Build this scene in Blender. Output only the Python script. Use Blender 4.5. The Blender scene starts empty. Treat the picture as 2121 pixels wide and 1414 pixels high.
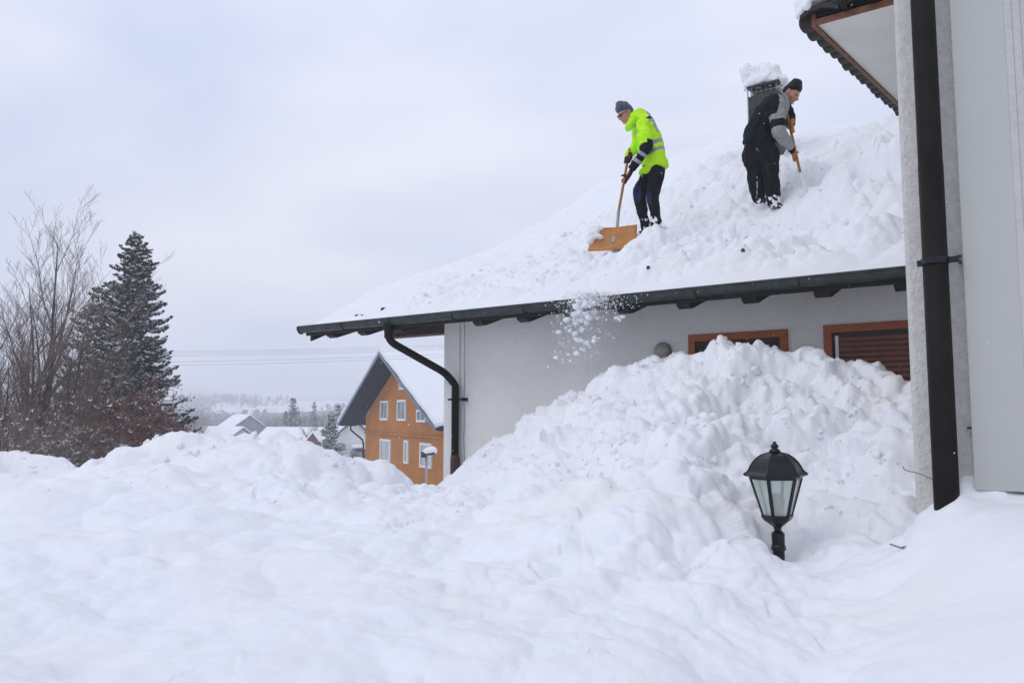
import bpy, bmesh, math, random
import numpy as np
from mathutils import Vector, Matrix
S = bpy.context.scene
COL = S.collection
# ------------------------------------------------------------------ camera, sky, sun, exposure
HAZE = 0.0017
F = 1650.0            # focal length in photograph pixels (28 mm on 36 mm)
PITCH = math.atan(150.0/F)
ZC = 2.4              # eye height
cam_d = bpy.data.cameras.new('camera'); cam = bpy.data.objects.new('camera', cam_d); COL.objects.link(cam)
cam_d.sensor_width = 36.0; cam_d.lens = 36.0*F/2121.0
cam_d.clip_start = 0.05; cam_d.clip_end = 6000
cam.location = (0, 0, ZC); cam.rotation_euler = (math.radians(90)+PITCH, 0, 0)
S.camera = cam

SUN_EL, SUN_AZ = math.radians(48), math.radians(-125)   # azimuth from +Y towards +X
world = bpy.data.worlds.new('World'); S.world = world; world.use_nodes = True
nt = world.node_tree; N = nt.nodes; L = nt.links
for n in list(N): N.remove(n)
out = N.new('ShaderNodeOutputWorld')
sky = N.new('ShaderNodeTexSky'); sky.sky_type = 'NISHITA'; sky.sun_disc = False
sky.sun_elevation = SUN_EL; sky.sun_rotation = SUN_AZ
bg1 = N.new('ShaderNodeBackground'); bg1.inputs['Strength'].default_value = 0.08
L.new(sky.outputs['Color'], bg1.inputs['Color'])
tc = N.new('ShaderNodeTexCoord')
mp = N.new('ShaderNodeMapping'); mp.inputs['Scale'].default_value = (1.0, 1.0, 2.3)
L.new(tc.outputs['Generated'], mp.inputs['Vector'])
nz = N.new('ShaderNodeTexNoise'); nz.inputs['Scale'].default_value = 2.1; nz.inputs['Detail'].default_value = 3.5
nz.inputs['Roughness'].default_value = 0.45; nz.inputs['Distortion'].default_value = 0.3
L.new(mp.outputs['Vector'], nz.inputs['Vector'])
cr = N.new('ShaderNodeValToRGB')
cr.color_ramp.elements[0].position = 0.34; cr.color_ramp.elements[0].color = (0.63, 0.695, 0.89, 1)
cr.color_ramp.elements[1].position = 0.66; cr.color_ramp.elements[1].color = (0.85, 0.87, 0.98, 1)
L.new(nz.outputs['Fac'], cr.inputs['Fac'])
bg2 = N.new('ShaderNodeBackground'); bg2.inputs['Strength'].default_value = 1.07
# overcast dome: a little darker toward the horizon all round
sx = N.new('ShaderNodeSeparateXYZ'); L.new(tc.outputs['Generated'], sx.inputs[0])
gr = N.new('ShaderNodeMapRange'); gr.inputs['From Min'].default_value = 0.0; gr.inputs['From Max'].default_value = 0.6; gr.inputs['To Min'].default_value = 0.88; gr.inputs['To Max'].default_value = 1.07
gr.interpolation_type = 'SMOOTHSTEP'; L.new(sx.outputs['Z'], gr.inputs['Value'])
vm = N.new('ShaderNodeVectorMath'); vm.operation = 'SCALE'; L.new(cr.outputs['Color'], vm.inputs[0]); L.new(gr.outputs[0], vm.inputs['Scale'])
L.new(vm.outputs[0], bg2.inputs['Color'])
mx = N.new('ShaderNodeMixShader'); mx.inputs['Fac'].default_value = 0.93
L.new(bg1.outputs[0], mx.inputs[1]); L.new(bg2.outputs[0], mx.inputs[2]); L.new(mx.outputs[0], out.inputs['Surface'])

sun_d = bpy.data.lights.new('sun', 'SUN'); sun_d.energy = 0.5; sun_d.angle = math.radians(30); sun_d.color = (1.0, 0.965, 0.92)
sun = bpy.data.objects.new('sun', sun_d); COL.objects.link(sun)
sd = Vector((math.sin(SUN_AZ)*math.cos(SUN_EL), math.cos(SUN_AZ)*math.cos(SUN_EL), math.sin(SUN_EL)))
sun.rotation_euler = sd.to_track_quat('Z', 'Y').to_euler(); sun.location = (0, 0, 40)
S.view_settings.view_transform = 'Standard'; S.view_settings.look = 'None'
S.view_settings.exposure = 0.0; S.view_settings.gamma = 1.0; S.view_settings.use_curve_mapping = False
S.render.engine = 'CYCLES'
S.cycles.max_bounces = 8; S.cycles.diffuse_bounces = 5; S.cycles.volume_bounces = 1; S.cycles.transparent_max_bounces = 12

# ------------------------------------------------------------------ geometry of the place
CT, ST = math.cos(PITCH), math.sin(PITCH)
def P(px, py, d):
    """world point seen at photograph pixel (px,py) at horizontal depth d"""
    a = (px-1060.5)/F; b = (707-py)/F
    x, y, z = a, CT-b*ST, ST+b*CT
    return Vector((x/y*d, d, ZC+z/y*d))
AL = math.radians(53.9)
WV = Vector((-math.sin(AL), math.cos(AL), 0)); PV = Vector((math.cos(AL), math.sin(AL), 0)); ZV = Vector((0, 0, 1))
def PW(px, py, s, n=PV):
    r = P(px, py, 1.0); r = Vector((r.x, r.y, r.z-ZC)); k = s/(r.x*n.x+r.y*n.y)
    return Vector((r.x*k, r.y*k, ZC+r.z*k))
def H(w, s, z=0.0):
    v = WV*w+PV*s; return Vector((v.x, v.y, ZC+z))
def ws(v): return (v.x*WV.x+v.y*WV.y, v.x*PV.x+v.y*PV.y, v.z-ZC)
def proj(v):
    x, y, z = v.x, v.y, v.z-ZC
    fy = y*CT+z*ST; uz = -y*ST+z*CT
    return (1060.5+F*x/fy, 707-F*uz/fy)

# ------------------------------------------------------------------ numpy noise
def hsh(ix, iy, iz, seed):
    n = (ix*374761393+iy*668265263+iz*1274126177+seed*974634777) & 0xffffffff
    n = ((n ^ (n >> 13))*1274126177) & 0xffffffff
    n = n ^ (n >> 16)
    return n/4294967295.0
def vn3(x, y, z, seed=0):
    xi, yi, zi = np.floor(x).astype(np.int64), np.floor(y).astype(np.int64), np.floor(z).astype(np.int64)
    fx, fy, fz = x-xi, y-yi, z-zi
    fx, fy, fz = [t*t*t*(t*(t*6-15)+10) for t in (fx, fy, fz)]
    r = 0
    for a in (0, 1):
        for b in (0, 1):
            for c in (0, 1):
                r = r+hsh(xi+a, yi+b, zi+c, seed)*(fx if a else 1-fx)*(fy if b else 1-fy)*(fz if c else 1-fz)
    return r*2-1
def vn2(x, y, seed=0):
    xi, yi = np.floor(x).astype(np.int64), np.floor(y).astype(np.int64)
    fx, fy = x-xi, y-yi
    fx, fy = [t*t*t*(t*(t*6-15)+10) for t in (fx, fy)]
    r = 0
    for a in (0, 1):
        for b in (0, 1):
            r = r+hsh(xi+a, yi+b, 0*xi, seed)*(fx if a else 1-fx)*(fy if b else 1-fy)
    return r*2-1
def fbm2(x, y, sc, oc=4, seed=0, g=0.5):
    r = 0; a = 1; f = 1/sc
    for o in range(oc):
        r = r+a*vn2(x*f+o*13.7, y*f+o*7.3, seed+o); a *= g; f *= 2.03
    return r
def fbm3(p, sc, oc=3, seed=0, g=0.5):
    r = 0; a = 1; f = 1/sc
    for o in range(oc):
        r = r+a*vn3(p[:, 0]*f+o*13.7, p[:, 1]*f+o*7.3, p[:, 2]*f+o*3.1, seed+o); a *= g; f *= 2.03
    return r
def blocks(x, y, sc, seed, tilt=1.0, rnd=0.55, k=1.5):
    """packed broken clods: the highest of many tilted rounded lumps, in units of sc"""
    x = x/sc; y = y/sc
    wx = x+0.35*vn2(x*1.3, y*1.3, seed+50); wy = y+0.35*vn2(x*1.3+9, y*1.3+4, seed+51)
    xi, yi = np.floor(wx).astype(np.int64), np.floor(wy).astype(np.int64)
    best = np.full(x.shape, -9.0)
    for a in (-1, 0, 1):
        for b in (-1, 0, 1):
            cx, cy = xi+a, yi+b; z0 = 0*cx
            px_ = cx+hsh(cx, cy, z0, seed); py_ = cy+hsh(cx, cy, z0, seed+1)
            dx, dy = wx-px_, wy-py_
            d2 = dx*dx+dy*dy
            h = hsh(cx, cy, z0, seed+2)*rnd+(hsh(cx, cy, z0, seed+3)-.5)*tilt*dx+(hsh(cx, cy, z0, seed+4)-.5)*tilt*dy-k*d2
            best = np.maximum(best, h)
    return (best+0.35)*sc
BMEAN = {}
def blocks3(p, sc, seed, tilt=1.0, rnd=0.5, k=1.3, raw=False):
    """the same in space, so that steep faces carry round clods too; p is a tuple of coordinate arrays"""
    x, y, z = [c/sc for c in p]
    wx = x+0.3*vn3(x*1.2, y*1.2, z*1.2, seed+50); wy = y+0.3*vn3(x*1.2+9, y*1.2+4, z*1.2, seed+51); wz = z
    xi, yi, zi = [np.floor(c-.5).astype(np.int64) for c in (wx, wy, wz)]
    best = np.full(x.shape, -9.0)
    for a in (0, 1):
        for b in (0, 1):
            for c in (0, 1):
                cx, cy, cz = xi+a, yi+b, zi+c
                h1 = hsh(cx, cy, cz, seed); h2 = (h1*97.13) % 1; h3 = (h1*1013.7) % 1; h4 = (h1*7919.3) % 1; h5 = (h2*677.1) % 1
                dx, dy, dz = wx-(cx+.5+(h1-.5)*.8), wy-(cy+.5+(h2-.5)*.8), wz-(cz+.5+(h3-.5)*.8)
                h = h4*rnd+(h5-.5)*tilt*dx+(h3-.5)*tilt*dy+(h2-.5)*tilt*dz-k*(dx*dx+dy*dy+dz*dz)
                best = np.maximum(best, h)
    if raw: return best
    key = (sc, seed, tilt, rnd, k)
    if key not in BMEAN:
        r = np.random.RandomState(1).rand(3, 6000)*40*sc; BMEAN[key] = float(blocks3((r[0], r[1], r[2]), sc, seed, tilt, rnd, k, True).mean())
    return (best-BMEAN[key])*sc
def tps(pts, vals, lam=1e-3):
    pts = np.array(pts, float); n = len(pts)
    def U(r2): return 0.5*r2*np.log(np.maximum(r2, 1e-12))
    d2 = ((pts[:, None, :]-pts[None, :, :])**2).sum(-1)
    A = np.zeros((n+3, n+3)); A[:n, :n] = U(d2)+lam*np.eye(n)
    A[:n, n] = 1; A[:n, n+1:] = pts; A[n, :n] = 1; A[n+1:, :n] = pts.T
    b = np.zeros(n+3); b[:n] = vals
    c = np.linalg.solve(A, b)
    def f(x, y):
        sh = x.shape; x = x.ravel(); y = y.ravel(); r = c[n]+c[n+1]*x+c[n+2]*y
        for i in range(n):
            r = r+c[i]*U((x-pts[i, 0])**2+(y-pts[i, 1])**2)
        return r.reshape(sh)
    return f

# ------------------------------------------------------------------ materials
def mat(name, col, rough=0.6, metal=0.0, var=0.0, vscale=8.0, bump=0.0, bscale=60.0, col2=None, spec=0.5, stretch=None, bdist=0.01, sss=0.0, sheen=0.0):
    m = bpy.data.materials.new(name); m.use_nodes = True
    n = m.node_tree.nodes; l = m.node_tree.links
    b = n['Principled BSDF']; b.inputs['Base Color'].default_value = (*col, 1)
    b.inputs['Roughness'].default_value = rough; b.inputs['Metallic'].default_value = metal
    b.inputs['Specular IOR Level'].default_value = spec
    if sheen: b.inputs['Sheen Weight'].default_value = sheen
    if var or bump or col2:
        t = n.new('ShaderNodeTexCoord'); mpp = n.new('ShaderNodeMapping')
        l.new(t.outputs['Object'], mpp.inputs['Vector'])
        if stretch: mpp.inputs['Scale'].default_value = stretch
    if var or col2:
        z = n.new('ShaderNodeTexNoise'); z.inputs['Scale'].default_value = vscale; z.inputs['Detail'].default_value = 6
        l.new(mpp.outputs['Vector'], z.inputs['Vector'])
        r = n.new('ShaderNodeValToRGB'); l.new(z.outputs['Fac'], r.inputs['Fac'])
        c2 = col2 if col2 else tuple(min(1, c*(1+var)) for c in col)
        c1 = col if col2 else tuple(c*(1-var) for c in col)
        r.color_ramp.elements[0].position = 0.35; r.color_ramp.elements[0].color = (*c1, 1)
        r.color_ramp.elements[1].position = 0.65; r.color_ramp.elements[1].color = (*c2, 1)
        l.new(r.outputs['Color'], b.inputs['Base Color'])
    if bump:
        z2 = n.new('ShaderNodeTexNoise'); z2.inputs['Scale'].default_value = bscale; z2.inputs['Detail'].default_value = 5
        l.new(mpp.outputs['Vector'], z2.inputs['Vector'])
        bp = n.new('ShaderNodeBump'); bp.inputs['Strength'].default_value = bump; bp.inputs['Distance'].default_value = bdist
        l.new(z2.outputs['Fac'], bp.inputs['Height']); l.new(bp.outputs['Normal'], b.inputs['Normal'])
    return m
M = {}
M['snow'] = mat('snow', (0.84, 0.855, 0.885), 0.75, var=0.015, vscale=3, bump=0.3, bscale=30, bdist=0.012, spec=0.2)
def snow_tint(m):
    # faint beige dirt in places
    n = m.node_tree.nodes; l = m.node_tree.links; b = n['Principled BSDF']; src = b.inputs['Base Color'].links[0].from_socket
    t = n.new('ShaderNodeTexCoord'); z = n.new('ShaderNodeTexNoise'); z.inputs['Scale'].default_value = 1.1; z.inputs['Detail'].default_value = 4; l.new(t.outputs['Object'], z.inputs['Vector'])
    r = n.new('ShaderNodeMapRange'); r.inputs['From Min'].default_value = .52; r.inputs['From Max'].default_value = .75; r.inputs['To Max'].default_value = .8; l.new(z.outputs['Fac'], r.inputs['Value'])
    x = n.new('ShaderNodeMixRGB'); x.inputs[2].default_value = (.85, .835, .81, 1); l.new(r.outputs[0], x.inputs[0]); l.new(src, x.inputs[1]); l.new(x.outputs[0], b.inputs['Base Color'])
snow_tint(M['snow'])
M['snow_far'] = mat('snow_far', (0.82, 0.84, 0.87), 0.8, spec=0.1)
M['plaster'] = mat('plaster', (0.80, 0.785, 0.755), 0.9, var=0.06, vscale=1.1, bump=1.0, bscale=50, bdist=0.014, spec=0.2)
M['plaster_rough'] = mat('plaster_rough', (0.63, 0.61, 0.575), 0.95, var=0.07, vscale=30, bump=1.0, bscale=75, bdist=0.012, spec=0.2)
M['panel'] = mat('panel', (0.47, 0.475, 0.455), 0.6, var=0.03, vscale=1.2, bump=0.15, bscale=12, bdist=0.01, spec=0.3)
M['panel2'] = mat('panel_plaster', (0.52, 0.52, 0.5), 0.8, var=0.04, vscale=6, bump=0.8, bscale=20, bdist=0.02, spec=0.2)
M['gutter'] = mat('gutter_metal', (0.016, 0.021, 0.02), 0.5, metal=0.1, col2=(0.035, 0.048, 0.046), vscale=14, bump=0.2, bscale=40)
M['pipe'] = mat('pipe_metal', (0.009, 0.008, 0.007), 0.6, metal=0.0, spec=0.15, col2=(0.013, 0.011, 0.009), vscale=9, bump=0.15, bscale=50)
M['piperust'] = mat('pipe_foot', (0.04, 0.014, 0.01), 0.5, var=0.3, vscale=20)
M['timber'] = mat('dark_timber', (0.05, 0.022, 0.016), 0.7, var=0.35, vscale=10, bump=0.4, bscale=40, stretch=(1, 1, 5))
M['timber_black'] = mat('black_timber', (0.014, 0.012, 0.011), 0.7, var=0.3, vscale=14, bump=0.4, bscale=40)
M['frame'] = mat('orange_frame', (0.33, 0.085, 0.022), 0.55, var=0.12, vscale=10, bump=0.2, bscale=60, stretch=(1, 1, 4))
M['fascia'] = mat('brown_fascia', (0.17, 0.065, 0.028), 0.65, var=0.25, vscale=15, bump=0.3, bscale=50)
M['shutter'] = mat('shutter', (0.19, 0.08, 0.056), 0.5, var=0.1, vscale=10)
M['white'] = mat('white_paint', (0.75, 0.75, 0.74), 0.5, var=0.04)
M['soffit'] = mat('soffit', (0.74, 0.72, 0.68), 0.8, var=0.05, vscale=2, bump=0.25, bscale=25)
M['tile'] = mat('roof_tile', (0.022, 0.017, 0.016), 0.7, var=0.4, vscale=25, bump=0.4, bscale=60)
M['black'] = mat('black_paint', (0.003, 0.0035, 0.007), 0.3, spec=0.4, var=0.3, vscale=30, bump=0.12, bscale=90)
M['dark'] = mat('dark_inside', (0.02, 0.017, 0.015), 0.6)
M['lampdome'] = mat('lamp_dome', (0.33, 0.32, 0.28), 0.35, var=0.1, vscale=20)
M['orange'] = mat('orange_render', (0.42, 0.16, 0.028), 0.85, var=0.1, vscale=0.8, bump=0.3, bscale=8)
M['blueroof'] = mat('blue_boards', (0.012, 0.018, 0.034), 0.7, spec=0.2, var=0.3, vscale=3)
M['bluetrim'] = mat('blue_trim', (0.13, 0.18, 0.24), 0.5, var=0.1)
M['pane'] = mat('window_pane', (0.2, 0.235, 0.25), 0.12, var=0.3, vscale=2)
M['curtain'] = mat('curtained_pane', (0.42, 0.46, 0.47), 0.3, var=0.06, vscale=1)
M['brick'] = mat('red_boards', (0.15, 0.05, 0.042), 0.8, var=0.2, vscale=3)
M['grey'] = mat('grey_cladding', (0.2, 0.205, 0.22), 0.8, var=0.12, vscale=2)
M['greywall'] = mat('far_grey_wall', (0.38, 0.4, 0.38), 0.8, var=0.12, vscale=2)
M['steel'] = mat('galvanised', (0.33, 0.34, 0.35), 0.5, metal=0.2, var=0.1)
M['darksteel'] = mat('weathered_steel', (0.06, 0.06, 0.06), 0.5, metal=0.2)
M['bark'] = mat('bark', (0.062, 0.045, 0.038), 0.9, var=0.4, vscale=9, bump=0.5, bscale=30)
M['twig'] = mat('twig', (0.16, 0.12, 0.10), 0.85, var=0.35, vscale=3)
M['redtwig'] = mat('red_twig', (0.14, 0.085, 0.068), 0.85, var=0.4, vscale=3)
M['needle'] = mat('needles', (0.02, 0.036, 0.026), 0.7, col2=(0.045, 0.06, 0.04), vscale=1.6)
M['needle2'] = mat('needles_pale', (0.036, 0.05, 0.04), 0.7, col2=(0.075, 0.085, 0.06), vscale=1.2)
M['brownleaf'] = mat('brown_leaves', (0.13, 0.06, 0.042), 0.8, col2=(0.21, 0.10, 0.07), vscale=2)
M['wire'] = mat('wire', (0.16, 0.16, 0.17), 0.5)
M['slate'] = mat('slate', (0.042, 0.042, 0.045), 0.65, var=0.4, vscale=20, bump=0.4, bscale=60)
M['skin'] = mat('skin', (0.47, 0.23, 0.155), 0.5, var=0.12, vscale=25)
M['skin_dark'] = mat('eye_socket', (0.14, 0.06, 0.045), 0.6)
M['lips'] = mat('lips', (0.3, 0.1, 0.08), 0.5)
M['eye'] = mat('eye', (0.04, 0.03, 0.03), 0.2)
M['glass_dark'] = mat('sunglasses', (0.008, 0.008, 0.01), 0.15)
M['beanie'] = mat('grey_knit', (0.075, 0.095, 0.125), 0.95, var=0.25, vscale=60, bump=0.8, bscale=90, sheen=0.3, spec=0.15)
M['beanie_b'] = mat('black_knit', (0.009, 0.009, 0.012), 0.95, var=0.3, vscale=60, bump=0.8, bscale=90, sheen=0.2, spec=0.15)
M['hiviz'] = mat('hi_vis', (0.52, 0.95, 0.02), 0.7, var=0.07, vscale=9, bump=0.4, bscale=14, bdist=0.02, spec=0.15)
M['reflect'] = mat('reflective_tape', (0.3, 0.33, 0.34), 0.4, var=0.1, vscale=20)
M['navy'] = mat('navy_fabric', (0.008, 0.009, 0.017), 0.85, var=0.3, vscale=14, bump=0.5, bscale=18, bdist=0.02, spec=0.15)
M['trouser'] = mat('black_fabric', (0.009, 0.010, 0.014), 0.85, var=0.4, vscale=12, bump=0.5, bscale=16, bdist=0.02, spec=0.15)
M['kneeblue'] = mat('knee_patch', (0.025, 0.022, 0.085), 0.8, var=0.2, vscale=20, spec=0.15)
M['jgrey'] = mat('grey_fabric', (0.3, 0.315, 0.31), 0.8, var=0.08, vscale=16, bump=0.5, bscale=18, bdist=0.02, spec=0.15)
M['maroon'] = mat('maroon_glove', (0.055, 0.012, 0.022), 0.8, var=0.35, vscale=22, spec=0.15)
M['orangeglove'] = mat('leather_glove', (0.42, 0.18, 0.03), 0.75, var=0.25, vscale=22, spec=0.15)
M['boot'] = mat('boot', (0.010, 0.010, 0.011), 0.6, var=0.3, vscale=30)
M['ash'] = mat('wood_shaft', (0.36, 0.16, 0.045), 0.5, var=0.2, vscale=20, stretch=(1, 1, 0.2))
M['blade'] = mat('shovel_blade', (0.46, 0.185, 0.04), 0.45, var=0.14, vscale=8, bump=0.2, bscale=20)
def lantern_glass():
    m = mat('lantern_glass', (0.86, 0.92, 0.88), 0.35)
    b = m.node_tree.nodes['Principled BSDF']; b.inputs['Transmission Weight'].default_value = 0.72; b.inputs['IOR'].default_value = 1.25
    b.inputs['Roughness'].default_value = 0.14
    return m
M['lglass'] = lantern_glass()

# ------------------------------------------------------------------ mesh builder
def basis(d):
    d = d.normalized(); a = Vector((0, 0, 1)) if abs(d.z) < 0.9 else Vector((1, 0, 0))
    u = d.cross(a).normalized(); return u, d.cross(u).normalized()
class MB:
    def __init__(s): s.v = []; s.f = []; s.m = []
    def add(s, vs, fs, mi=0):
        o = len(s.v); s.v.extend([tuple(v) for v in vs]); s.f.extend([tuple(i+o for i in f) for f in fs]); s.m.extend([mi]*len(fs))
    def box(s, c, ax, ay, az, mi=0):
        """centre and three half-extent vectors"""
        vs = [c+ax*i+ay*j+az*k for k in (-1, 1) for j in (-1, 1) for i in (-1, 1)]
        s.add(vs, [(0, 2, 3, 1), (4, 5, 7, 6), (0, 1, 5, 4), (2, 6, 7, 3), (0, 4, 6, 2), (1, 3, 7, 5)], mi)
    def wbox(s, w0, w1, s0, s1, z0, z1, mi=0):
        s.box(H((w0+w1)/2, (s0+s1)/2, (z0+z1)/2), WV*((w1-w0)/2), PV*((s1-s0)/2), ZV*((z1-z0)/2), mi)
    def tube(s, pts, rad, sides=8, mi=0, cap=True):
        pts = [Vector(p) for p in pts]
        if not hasattr(rad, '__len__'): rad = [rad]*len(pts)
        vs = []; fs = []; u = None
        for i, p in enumerate(pts):
            d = (pts[min(i+1, len(pts)-1)]-pts[max(i-1, 0)]).normalized()
            if u is None: u, _ = basis(d)
            u = (u-d*u.dot(d)).normalized(); w = d.cross(u)
            for k in range(sides):
                a = 2*math.pi*k/sides; vs.append(p+(u*math.cos(a)+w*math.sin(a))*rad[i])
        for i in range(len(pts)-1):
            for k in range(sides):
                k2 = (k+1) % sides
                fs.append((i*sides+k, i*sides+k2, (i+1)*sides+k2, (i+1)*sides+k))
        if cap: fs.append(tuple(range(sides))[::-1]); fs.append(tuple((len(pts)-1)*sides+k for k in range(sides)))
        s.add(vs, fs, mi)
    def lathe(s, c, prof, sides=16, mi=0, rot=0.0):
        """prof: (radius, z) from bottom to top round a vertical axis"""
        vs = []; fs = []
        for r, z in prof:
            for k in range(sides):
                a = 2*math.pi*k/sides+rot; vs.append(Vector((c.x+r*math.cos(a), c.y+r*math.sin(a), c.z+z)))
        n = len(prof)
        for i in range(n-1):
            for k in range(sides):
                k2 = (k+1) % sides; fs.append((i*sides+k, i*sides+k2, (i+1)*sides+k2, (i+1)*sides+k))
        fs.append(tuple(range(sides))[::-1]); fs.append(tuple((n-1)*sides+k for k in range(sides)))
        s.add(vs, fs, mi)
    def prism(s, poly, off, mi=0):
        n = len(poly); vs = list(poly)+[p+off for p in poly]
        s.add(vs, [tuple(range(n))[::-1], tuple(range(n, 2*n))]+[(i, (i+1) % n, n+(i+1) % n, n+i) for i in range(n)], mi)
    def build(s, name, mats, parent=None, smooth=False, bevel=0.0, origin=None):
        base = origin if origin is not None else root_loc(parent)
        me = bpy.data.meshes.new(name)
        me.from_pydata([(v[0]-base[0], v[1]-base[1], v[2]-base[2]) for v in s.v], [], s.f)
        if not isinstance(mats, (list, tuple)): mats = [mats]
        for mm in mats: me.materials.append(mm)
        if len(mats) > 1: me.polygons.foreach_set('material_index', s.m)
        if smooth: me.polygons.foreach_set('use_smooth', [True]*len(me.polygons))
        me.update()
        bm = bmesh.new(); bm.from_mesh(me); bmesh.ops.recalc_face_normals(bm, faces=bm.faces); bm.to_mesh(me); bm.free()
        o = bpy.data.objects.new(name, me); COL.objects.link(o)
        link(o, parent, base)
        if bevel:
            b = o.modifiers.new('bevel', 'BEVEL'); b.width = bevel; b.segments = 2; b.limit_method = 'ANGLE'
        return o
def root_loc(o):
    if o is None: return (0, 0, 0)
    while o.parent: o = o.parent
    return tuple(o.location)
def world_loc(o):
    v = Vector(o.location)
    while o.parent: o = o.parent; v += Vector(o.location)
    return v
def link(o, parent, base):
    if parent is not None:
        o.parent = parent; o.location = Vector(base)-world_loc(parent)
    else: o.location = base
def thing(name, loc, label, cat, group=None):
    o = bpy.data.objects.new(name, None); COL.objects.link(o); o.location = loc; o.empty_display_size = 0.2
    o['label'] = label; o['category'] = cat
    if group: o['group'] = group
    return o
def tag(o, label=None, cat=None, group=None, kind=None):
    for k, v in (('label', label), ('category', cat), ('group', group), ('kind', kind)):
        if v: o[k] = v
    return o
def grid_mesh(name, V, nu, nv, m, parent=None, smooth=True, flip=False):
    """V: (nu*nv,3) array, index i*nv+j"""
    i, j = np.meshgrid(np.arange(nu-1), np.arange(nv-1), indexing='ij'); a = (i*nv+j).ravel()
    Q = np.stack([a, a+nv, a+nv+1, a+1], 1)
    if flip: Q = Q[:, ::-1]
    base = np.array(root_loc(parent))
    me = bpy.data.meshes.new(name); me.vertices.add(len(V)); me.vertices.foreach_set('co', (V-base).astype(np.float32).ravel())
    me.loops.add(Q.size); me.loops.foreach_set('vertex_index', Q.ravel().astype(np.int32))
    me.polygons.add(len(Q)); me.polygons.foreach_set('loop_start', (np.arange(len(Q))*4).astype(np.int32))
    try: me.polygons.foreach_set('loop_total', np.full(len(Q), 4, np.int32))
    except Exception: pass
    me.update(calc_edges=True); me.validate()
    me.polygons.foreach_set('use_smooth', np.full(len(me.polygons), smooth))
    me.materials.append(m)
    o = bpy.data.objects.new(name, me); COL.objects.link(o); link(o, parent, tuple(base)); return o
# hull-and-remesh modelling for soft shapes
def ico_pts(sub=2):
    bm = bmesh.new(); bmesh.ops.create_icosphere(bm, subdivisions=sub, radius=1.0)
    a = [v.co.copy() for v in bm.verts]; bm.free(); return a
IP = ico_pts(2)
def soft(name, prims, voxel, mats, parent=None, smooth_it=4, disp=None, zone=None, origin=None):
    """prims: lists of (centre, radius or (rx,ry,rz)) hulled together; the union is remeshed into one skin"""
    bmt = bmesh.new()
    for pr in prims:
        bm = bmesh.new()
        for c, r in pr:
            if not hasattr(r, '__len__'): r = (r, r, r)
            for q in IP: bm.verts.new((c[0]+q.x*r[0], c[1]+q.y*r[1], c[2]+q.z*r[2]))
        res = bmesh.ops.convex_hull(bm, input=bm.verts)
        bmesh.ops.delete(bm, geom=list({e for e in res['geom_interior'] if isinstance(e, bmesh.types.BMVert)}), context='VERTS')
        me = bpy.data.meshes.new('t'); bm.to_mesh(me); bm.free(); bmt.from_mesh(me); bpy.data.meshes.remove(me)
    base = Vector(origin) if origin is not None else Vector(root_loc(parent))
    bmesh.ops.recalc_face_normals(bmt, faces=bmt.faces)
    bmesh.ops.translate(bmt, verts=bmt.verts, vec=-base)
    me = bpy.data.meshes.new('tmp'); bmt.to_mesh(me); bmt.free()
    o = bpy.data.objects.new('tmp', me); COL.objects.link(o)
    r = o.modifiers.new('r', 'REMESH'); r.mode = 'VOXEL'; r.voxel_size = voxel
    if smooth_it:
        sm = o.modifiers.new('s', 'SMOOTH'); sm.iterations = smooth_it; sm.factor = 0.5
    dg = bpy.context.evaluated_depsgraph_get(); dg.update()
    me2 = bpy.data.meshes.new_from_object(o.evaluated_get(dg), depsgraph=dg); me2.name = name
    bpy.data.objects.remove(o); bpy.data.meshes.remove(me)
    n = len(me2.vertices); co = np.zeros(n*3); me2.vertices.foreach_get('co', co); co = co.reshape(-1, 3)
    if disp:
        no = np.zeros(n*3); me2.vertices.foreach_get('normal', no); no = no.reshape(-1, 3)
        d = disp(co+np.array(base)); co = co+no*d[:, None]
        me2.vertices.foreach_set('co', co.astype(np.float32).ravel())
    me2.materials.clear()
    if not isinstance(mats, (list, tuple)): mats = [mats]
    for mm in mats: me2.materials.append(mm)
    me2.update()
    if zone:
        c = np.zeros(len(me2.polygons)*3); me2.polygons.foreach_get('center', c); c = c.reshape(-1, 3)+np.array(base)
        me2.polygons.foreach_set('material_index', zone(c).astype(np.int32))
    else: me2.polygons.foreach_set('material_index', np.zeros(len(me2.polygons), np.int32))
    me2.polygons.foreach_set('use_smooth', np.full(len(me2.polygons), True))
    ob = bpy.data.objects.new(name, me2); COL.objects.link(ob); link(ob, parent, tuple(base)); return ob
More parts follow.
